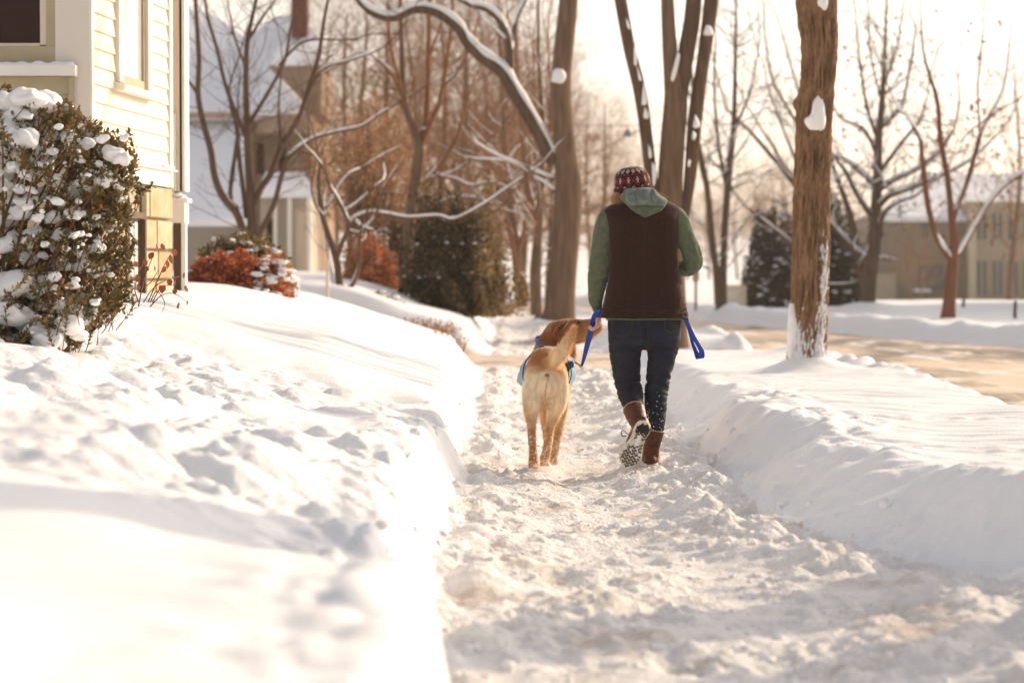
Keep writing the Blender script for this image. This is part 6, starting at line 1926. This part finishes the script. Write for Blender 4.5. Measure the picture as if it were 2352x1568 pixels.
# snow clumps resting in the shrub
big = [(20, 236, 22), (60, 225, 26), (95, 238, 30), (40, 262, 24), (10, 290, 26), (85, 300, 24), (55, 318, 26), (20, 340, 22), (120, 305, 20), (158, 315, 18), (150, 247, 13), (85, 375, 26), (60, 395, 20), (20, 420, 22), (170, 345, 14),
       (200, 330, 14), (285, 316, 10), (262, 355, 22), (283, 365, 16), (240, 412, 17), (205, 405, 16), (190, 430, 18), (60, 465, 24), (45, 490, 20), (15, 505, 22), (120, 500, 16), (170, 490, 16), (205, 510, 14), (75, 540, 20), (20, 560, 24), (110, 560, 14), (140, 540, 18),
       (170, 540, 14), (60, 590, 18), (20, 660, 36), (25, 720, 32), (110, 640, 20), (80, 660, 26), (60, 735, 28), (80, 700, 16), (115, 735, 14), (110, 780, 34), (100, 760, 26), (128, 700, 14), (170, 715, 34), (160, 745, 26), (190, 745, 22), (50, 780, 20), (10, 790, 24), (150, 780, 16), (185, 610, 14), (225, 570, 12), (140, 610, 15), (30, 830, 30), (85, 820, 26), (180, 770, 18), (-40, 300, 34), (-60, 420, 36), (-50, 560, 36), (-60, 700, 40), (130, 420, 16), (100, 440, 14), (230, 465, 12)]
def clump(u, v, r, Y, parent, loc):
    o = bpy.data.objects.new('snow_clump', rs.choice(BLOBS)); COL.objects.link(o); o.parent = parent
    p = at(u, v, Y) - loc; rr_ = r * mpp(Y)
    o.location = p; o.scale = (rr_ * rs.uniform(0.9, 1.2), rr_ * rs.uniform(0.9, 1.3), rr_ * rs.uniform(0.8, 1.05)); o.rotation_euler = (rs.uniform(-.3, .3), rs.uniform(-.35, .35), rs.uniform(0, 6))
    return o
for (u, v, r) in big:
    clump(u, v, r * 1.25, YB - 0.16 + rs.uniform(-0.15, 0.15) - 0.08 * (r > 25), box, box.location)
for k in range(300):
    v = rs.uniform(240, 780); u = rs.uniform(-60, hull_u(v) - 25 - 60 * rs.random())
    r = rs.uniform(4, 15)
    clump(u, v, r, YB + rs.uniform(-0.45, 0.3), box, box.location)

for k in range(90):
    v = rs.uniform(290, 760); u = hull_u(v) - rs.uniform(0, 75)
    clump(u, v, rs.uniform(4, 10), YB - 0.12 + rs.uniform(-0.1, 0.2), box, box.location)
# --- little dry sapling in front of the stone foundation
YS = 13.2
sp_ = empty('sapling', at(345, 655, YS)); SI = Matrix.Translation(-sp_.location)
tag(sp_, 'spindly sapling with curled dry leaves sticking out of the snow near the stone foundation', 'sapling')
st = Polys()
rs2 = random.Random(3)
for L in ([(318, 700), (330, 640), (345, 600), (360, 560)], [(330, 690), (350, 660), (380, 640), (425, 628)], [(345, 700), (370, 675), (400, 670), (430, 690)], [(340, 690), (362, 640), (380, 600), (395, 575)], [(350, 690), (372, 655), (410, 650)], [(318, 690), (310, 660), (318, 625), (330, 600)], [(345, 690), (360, 665), (378, 690), (372, 715)], [(300, 660), (340, 650), (365, 615)]):
    st.add(catmull([tuple(at(u, v + 4, YS + rs2.uniform(-.15, .15))) for u, v in L], 5), np.linspace(0.004, 0.0015, 5 * (len(L) - 1) + 1))
me = st.mesh('stem', lambda r: 4); me.transform(SI); link('stem', me, M_STEM, sp_)
M_CURL = mat('curled_leaf', (0.30, 0.105, 0.05), 0.7, 0.2, color2=(0.20, 0.07, 0.04), noise_scale=30, trans=0.35)
lf = MB()
vs, fs = [], []
for i in range(5):
    t = i / 4; w = math.sin(PI * (0.08 + 0.9 * t)) * 0.42
    vs += [(-w, 0.18 * w, -t), (0, -0.16 * w, -t), (w, 0.18 * w, -t)]
for i in range(4):
    a = i * 3; fs += [(a, a + 1, a + 4, a + 3), (a + 1, a + 2, a + 5, a + 4)]
lf.add(vs, fs); leaf_me = lf.mesh('leaf', True); leaf_me.materials.append(M_CURL)
for (u, v, s) in ((358, 560, 20), (352, 580, 16), (370, 560, 14), (392, 586, 18), (384, 598, 17), (402, 572, 16), (380, 612, 14), (424, 626, 13), (388, 640, 15), (395, 634, 12), (403, 642, 15), (402, 662, 13), (378, 655, 16), (372, 662, 12), (428, 656, 15), (430, 690, 13), (411, 694, 16), (368, 655, 12), (330, 596, 14), (322, 612, 16), (316, 630, 16), (340, 612, 12), (310, 600, 13), (300, 632, 15), (320, 655, 12), (356, 610, 12)):
    o = bpy.data.objects.new('leaf', leaf_me); COL.objects.link(o); o.parent = sp_
    o.location = at(u, v, YS + rs2.uniform(-.15, .15)) - sp_.location; k_ = s * mpp(YS) * 1.15
    o.scale = (k_, k_, k_); o.rotation_euler = (rs2.uniform(-.4, .4), rs2.uniform(-.6, .6), rs2.uniform(0, 6))

# --- generic shrub made of leaf specks round a lump
def speck_shrub(label, cat, name, u0, u1, v0, v1, Y, depth, n, size, pal, seed, snow=0, twigs=0, shape=1.0, mat_=None, shrink=0.0, taper=0.0, snow_r=(6, 12), edge=0.5, stem_m=None, trunk=False, snowflat=0, bump_=0.22, sunlit_tint=None):
    rr = np.random.default_rng(seed)
    c = at((u0 + u1) / 2, v1, Y); hw = (u1 - u0) / 2 * mpp(Y); hh = (v1 - v0) * mpp(Y)
    root = empty(name, c); tag(root, label, cat)
    d = rr.normal(size=(n, 3)); d /= np.linalg.norm(d, axis=1, keepdims=True)
    rad = rr.random((n, 1)) ** edge
    d[:, 2] = np.abs(d[:, 2]) if shape < 1.5 else d[:, 2]
    lump = 1 + bump_ * np.stack([pn(d[:, 0] * 3 + seed, d[:, 2] * 3 + d[:, 1] * 2)] * 3, -1) * 2
    P = d * rad * lump
    if shape < 1.5:
        P = P * np.array([hw, depth, hh]); 
    else:
        P = P * np.array([hw, depth, hh / 2]) + np.array([0, 0, hh / 2])
    if taper:
        t = np.clip(P[:, 2] / hh, 0, 1); P[:, 0] *= (1 - taper * t); P[:, 1] *= (1 - taper * t)
    a = rr.normal(size=(n, 3)); a /= np.linalg.norm(a, axis=1, keepdims=True)
    b = rr.normal(size=(n, 3)); b -= a * (a * b).sum(1, keepdims=True); b /= np.linalg.norm(b, axis=1, keepdims=True)
    s = size * rr.uniform(0.6, 1.4, (n, 1))
    V = np.stack([P - a * s, P + b * s * .5, P + a * s, P - b * s * .5], 1).reshape(-1, 3)
    me = np_mesh('foliage', V, np.arange(4 * n).reshape(-1, 4), smooth=False)
    pal = np.array(pal); cidx = rr.integers(0, len(pal), n)
    clum = 1 + 0.35 * pn(P[:, 0] / hw * 3 + seed, P[:, 2] / hh * 4)
    if sunlit_tint is not None:
        wm = (rr.random(n) < sstep(0.1, 0.8, P[:, 0] / hw + 0.2 * pn(P[:, 2] * 2, P[:, 1] * 2)) * 0.75)[:, None]  # golden specks towards the right paint the sunlit flank into the leaf colour
        base_c_ = pal[cidx] * (1 - wm) + np.array(sunlit_tint) * wm
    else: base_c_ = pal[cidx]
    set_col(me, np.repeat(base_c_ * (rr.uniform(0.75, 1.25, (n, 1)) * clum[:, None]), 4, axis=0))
    o = link('foliage', me, mat_ or mat('speck_leaf', (0.1, 0.1, 0.1), 0.7, 0.2, attr='col', trans=0.35), root); o['kind'] = 'stuff'
    # inner stems
    st = Polys(); rq = random.Random(seed)
    for k in range(max(8, twigs)):
        q = P[rq.randrange(n)]; b_ = np.array([q[0] * 0.35, q[1] * 0.35, -0.02])
        st.add([b_, (b_ + q) / 2 + np.array([0, 0, 0.05 * hh]), q], [max(0.006, 0.012 * hh), 0.006, 0.003])
    if trunk: st.add([np.array([0, 0, -0.3]), np.array([0.02, 0, hh * 0.5]), np.array([0, 0, hh * 0.9])], [0.09, 0.06, 0.02])
    link('stems', st.mesh('stems', lambda r: 5 if r > .03 else 3), stem_m or M_STEM, root)
    outer = [i for i in range(n) if rad[i, 0] > 0.8]
    for k in range(snow):
        q = P[rq.choice(outer)] * 0.95
        if q[2] < hh * 0.25 and snowflat == 0: continue
        o = bpy.data.objects.new('snow_clump', rq.choice(BLOBS)); COL.objects.link(o); o.parent = root
        r = rq.uniform(*snow_r) * mpp(Y); o.location = q * 0.97 + np.array([0, -0.05, r * 0.3]); o.scale = (r * 1.3, r * 1.3, r * 0.8); o.rotation_euler = (0, 0, rq.uniform(0, 6))
    return root
GREENB = [(0.15, 0.125, 0.035), (0.20, 0.14, 0.04), (0.10, 0.09, 0.03), (0.30, 0.15, 0.05)]
REDB = [(0.50, 0.13, 0.05), (0.38, 0.09, 0.035), (0.55, 0.20, 0.08), (0.30, 0.09, 0.045)]
ORG = [(0.42, 0.22, 0.09), (0.34, 0.17, 0.07), (0.48, 0.28, 0.13), (0.26, 0.13, 0.06)]
DKG = [(0.045, 0.036, 0.017), (0.075, 0.052, 0.022), (0.032, 0.026, 0.014), (0.20, 0.115, 0.05)]
DKB = [(0.035, 0.036, 0.030), (0.05, 0.045, 0.035), (0.03, 0.03, 0.028), (0.13, 0.075, 0.045)]
speck_shrub('green-leaved shrub with snow lumps on top, behind the red shrub', 'shrub', 'green_shrub', 445, 660, 538, 650, 23.8, 0.45, 6500, 0.030, GREENB, 51, snow=60, snow_r=(6, 13))
speck_shrub('fiery red barberry shrub along the lawn edge beside the house', 'shrub', 'red_shrub', 424, 640, 580, 676, 22.6, 0.40, 8500, 0.026, REDB, 52, snow=0, twigs=60)
speck_shrub('red and tan twiggy shrub half buried under snow lumps, beyond the red barberry', 'shrub', 'red_shrub', 560, 690, 586, 682, 22.7, 0.42, 3200, 0.026, REDB + [(0.35, 0.25, 0.16)], 53, snow=110, snow_r=(5, 12), snowflat=1)
speck_shrub('rust-leaved beech shrub glowing behind the crooked tree', 'shrub', 'rust_shrub', 780, 930, 540, 672, 38.5, 0.8, 4500, 0.045, REDB[:3] + ORG[1:], 54, snow=0, twigs=50)
speck_shrub('wide clipped dark evergreen shrub specked with snow, beside the leaning tree', 'shrub', 'evergreen_shrub', 925, 1168, 455, 725, 36.6, 0.95, 24000, 0.036, DKG, 55, snow=260, snow_r=(1.5, 4.5), bump_=0.45, sunlit_tint=(0.30, 0.20, 0.085), shape=1.0, edge=0.33)
speck_shrub('broad tree holding its dry orange-brown leaves in front of the forked tree', 'tree', 'orange_leaved_tree', 700, 990, 225, 520, 41, 1.8, 9500, 0.027, ORG, 56, snow=0, twigs=160, shape=2.0, edge=0.5, trunk=True)
speck_shrub('rusty hedge mass low behind the crooked tree and leaning trunk', 'hedge', 'rust_hedge', 790, 1150, 440, 690, 43, 0.9, 15000, 0.04, [(0.14, 0.07, 0.035), (0.09, 0.05, 0.03), (0.2, 0.09, 0.04)], 57, twigs=60)
speck_shrub('dark snow-dusted yew on the far lawn, left of the furrowed trunk', 'shrub', 'evergreen_shrub', 1700, 1835, 480, 712, 60, 1.2, 12000, 0.055, DKB, 58, snow=130, snow_r=(3, 7), edge=0.4, snowflat=1)
speck_shrub('darker tall yew between the furrowed trunk and the broad bare tree', 'shrub', 'evergreen_shrub', 1800, 1985, 440, 712, 62, 1.3, 14000, 0.06, DKB, 59, snow=90, snow_r=(3, 7), edge=0.4, snowflat=1)
speck_shrub('tuft of dry seed heads by the evergreen, poking from snow', 'plant', 'dry_plant', 830, 930, 670, 712, 33.5, 0.3, 700, 0.022, DKG + ORG, 60, snow=12, snow_r=(4, 9), snowflat=1)

def dry_tuft(label, u0, u1, v1, h, Y, n, seed, pal):
    rq = random.Random(seed); c = at((u0 + u1) / 2, v1, Y); root = empty('dry_plant', c); tag(root, label, 'plant')
    st = Polys(); C = []
    for k in range(n):
        b_ = at(rq.uniform(u0, u1), v1 + 3, Y + rq.uniform(-.3, .3)) - c; hh = h * mpp(Y) * rq.uniform(0.5, 1.1)
        t = b_ + Vector((rq.gauss(0, .08), rq.gauss(0, .05), hh)); m_ = b_.lerp(t, 0.5) + Vector((rq.gauss(0, .02), 0, 0))
        st.add([b_, m_, t], [0.005, 0.004, 0.002])
        for j in range(7): C.append(np.array(b_.lerp(t, rq.uniform(0.3, 1.0))) + RNG.normal(0, 0.022, 3))
    link('stems', st.mesh('stems', lambda r: 3), M_STEM, root)
    leaf_cloud('dry_leaves', C, 0.018, mat('dry_orange_leaf', (0.42, 0.20, 0.09), 0.8, trans=0.35), root)
    return root
dry_tuft('dry orange perennials poking out of the snow on the bank above the driveway', 900, 1045, 770, 44, 27.0, 70, 5, None)
dp = dry_tuft('dry orange stems around two snow-capped heads beside the driveway', 950, 1060, 815, 50, 25.3, 60, 6, None)
for (u, v, r) in ((985, 793, 12), (1030, 798, 12), (1050, 812, 9)):
    o = bpy.data.objects.new('snow_cap', BLOBS[1]); COL.objects.link(o); o.parent = dp; o.location = at(u, v, 25.2) - dp.location; q = r * mpp(25.2); o.scale = (q, q, q * 1.3)

# --- small things in the distance
lamp = empty('hanging_lamp', at(1442, 305, 62)); tag(lamp, 'small grey street lamp hanging from an overhead wire against the bright sky', 'street lamp')
m = MB(); q = 8 * mpp(62)
m.tube([(0, 0, q * 1.1), (0, 0, q * 0.6), (0, 0, 0), (0, 0, -q * 0.9), (0, 0, -q * 1.1)], [q * .3, q * .75, q, q * .95, q * .5], n=12); link('lamp_shade', m.mesh('l', True), mat('grey_lamp_metal', (0.16, 0.2, 0.24), 0.5), lamp)
m = MB(); m.tube([(-0.3, 0, -q * 0.8), (0.05, 0, -q)], 0.01, n=5); m.tube([(0, 0, q), (0, 0, q * 1.9)], 0.012, n=5); link('hanger', m.mesh('h'), M_METAL, lamp)
wire = MB(); wp = [at(1442 + t * 1150, 289 - 26 * abs(t) ** 1.4, 62) for t in np.linspace(-1, 1, 24)]
wire.tube(wp, 0.008, n=4); me = wire.mesh('wire'); o = link('overhead_wire', me, mat('wire_black', (0.03, 0.03, 0.03), 0.6)); tag(o, 'thin overhead wire crossing the street high up, carrying the small lamp', 'wire')

sg = empty('marker_post', at(1598, 702, 48)); tag(sg, 'short reddish marker post with a pale box on top in far snow', 'post')
m = MB(); k = mpp(48); m.box(-2.6 * k, 2.6 * k, -2 * k, 2 * k, -0.1, 66 * k); link('post', m.mesh('p'), mat('dark_red_wood', (0.16, 0.06, 0.045), 0.8), sg)
m = MB(); m.box(-7 * k, 7 * k, -5 * k, 5 * k, 56 * k, 74 * k); link('box', m.mesh('p'), mat('faded_tan_wood', (0.42, 0.29, 0.21), 0.8), sg)
m = MB(); m.prism([(-9 * k, -6 * k, 74 * k), (9 * k, -6 * k, 74 * k), (0, -6 * k, 82 * k)], (0, 12 * k, 0)); link('cap', m.mesh('p'), mat('dark_red_wood', (0.16, 0.06, 0.045), 0.8), sg)
for (u, v, w, h_, Y, lab) in ((2213, 708, 4, 22, 60, 'short dark stake in the far lawn beside the reddish tree'), (2331, 735, 4.5, 44, 46, 'thin dark post near the right edge of the far lawn'), (752, 684, 4, 90, 30, 'thin tan stake standing in snow beside the crooked tree')):
    p = at(u, v, Y); k = mpp(Y); m = MB()
    m.tube([(0, 0, -0.15), (0, 0, h_ * k * .5), (0.01, 0, h_ * k)], [w * k, w * k * .9, w * k * .8], n=8)
    o = link('stake', m.mesh('stake'), M_TAN if u < 800 else M_BARK_D); o.location = p; tag(o, lab, 'stake')
fn = empty('picket_fence', at(1692, 704, 55)); tag(fn, 'short run of pale picket fence between the twin-stemmed tree and the yew', 'fence')
k = mpp(55)
pk = MB(); pk.box(-2.1 * k, 2.1 * k, 0, 0.03, -0.2, 50 * k); pk_me = pk.mesh('picket'); pk_me.materials.append(M_HWALL)
for i in range(9):
    o = bpy.data.objects.new('picket', pk_me); COL.objects.link(o); o.parent = fn; o.location = ((-20 + i * 5) * k, 0, 0)
for z in (14, 38):
    m = MB(); m.box(-24 * k, 24 * k, 0.032, 0.07, z * k, (z + 4) * k); link('rail', m.mesh('rail'), M_HWALL, fn)

# far wooded skyline closing the street
rq = random.Random(31)
for i in range(46):
    Y = rq.uniform(240, 380); u = rq.uniform(-200, 2552)
    x = (u - 1176) / FPX * Y
    root = empty('distant_tree', (x, Y, hz(x, Y) - 0.3), rq.uniform(0, 6)); s = rq.uniform(0.9, 1.5); root.scale = (s, s, s)
    tag(root, 'faint bare tree on the far skyline at the end of the street', 'tree', 'trees on the far skyline')
    tm, bm_, bk, tw = PROT[rq.randrange(3)]
    link('trunk', tm, bk, root); link('branches', bm_, tw, root)
# ------------------------------------------------------------------ lens-flare washout of the distance, added as haze
hz_m = bpy.data.materials.new('flare_haze'); hz_m.use_nodes = True
nn = hz_m.node_tree.nodes; nn.clear()
pv = nn.new('ShaderNodeVolumePrincipled'); ho = nn.new('ShaderNodeOutputMaterial')
pv.inputs['Color'].default_value = (1.0, 0.92, 0.82, 1)
pv.inputs['Density'].default_value = 0.0007
pv.inputs['Anisotropy'].default_value = 0.35
hz_m.node_tree.links.new(pv.outputs[0], ho.inputs['Volume'])
mb = MB(); mb.box(-430, 430, -95, 930, -4.0, 42.0)
flare_haze = mb.build('flare_haze', hz_m); tag(flare_haze, kind='stuff')
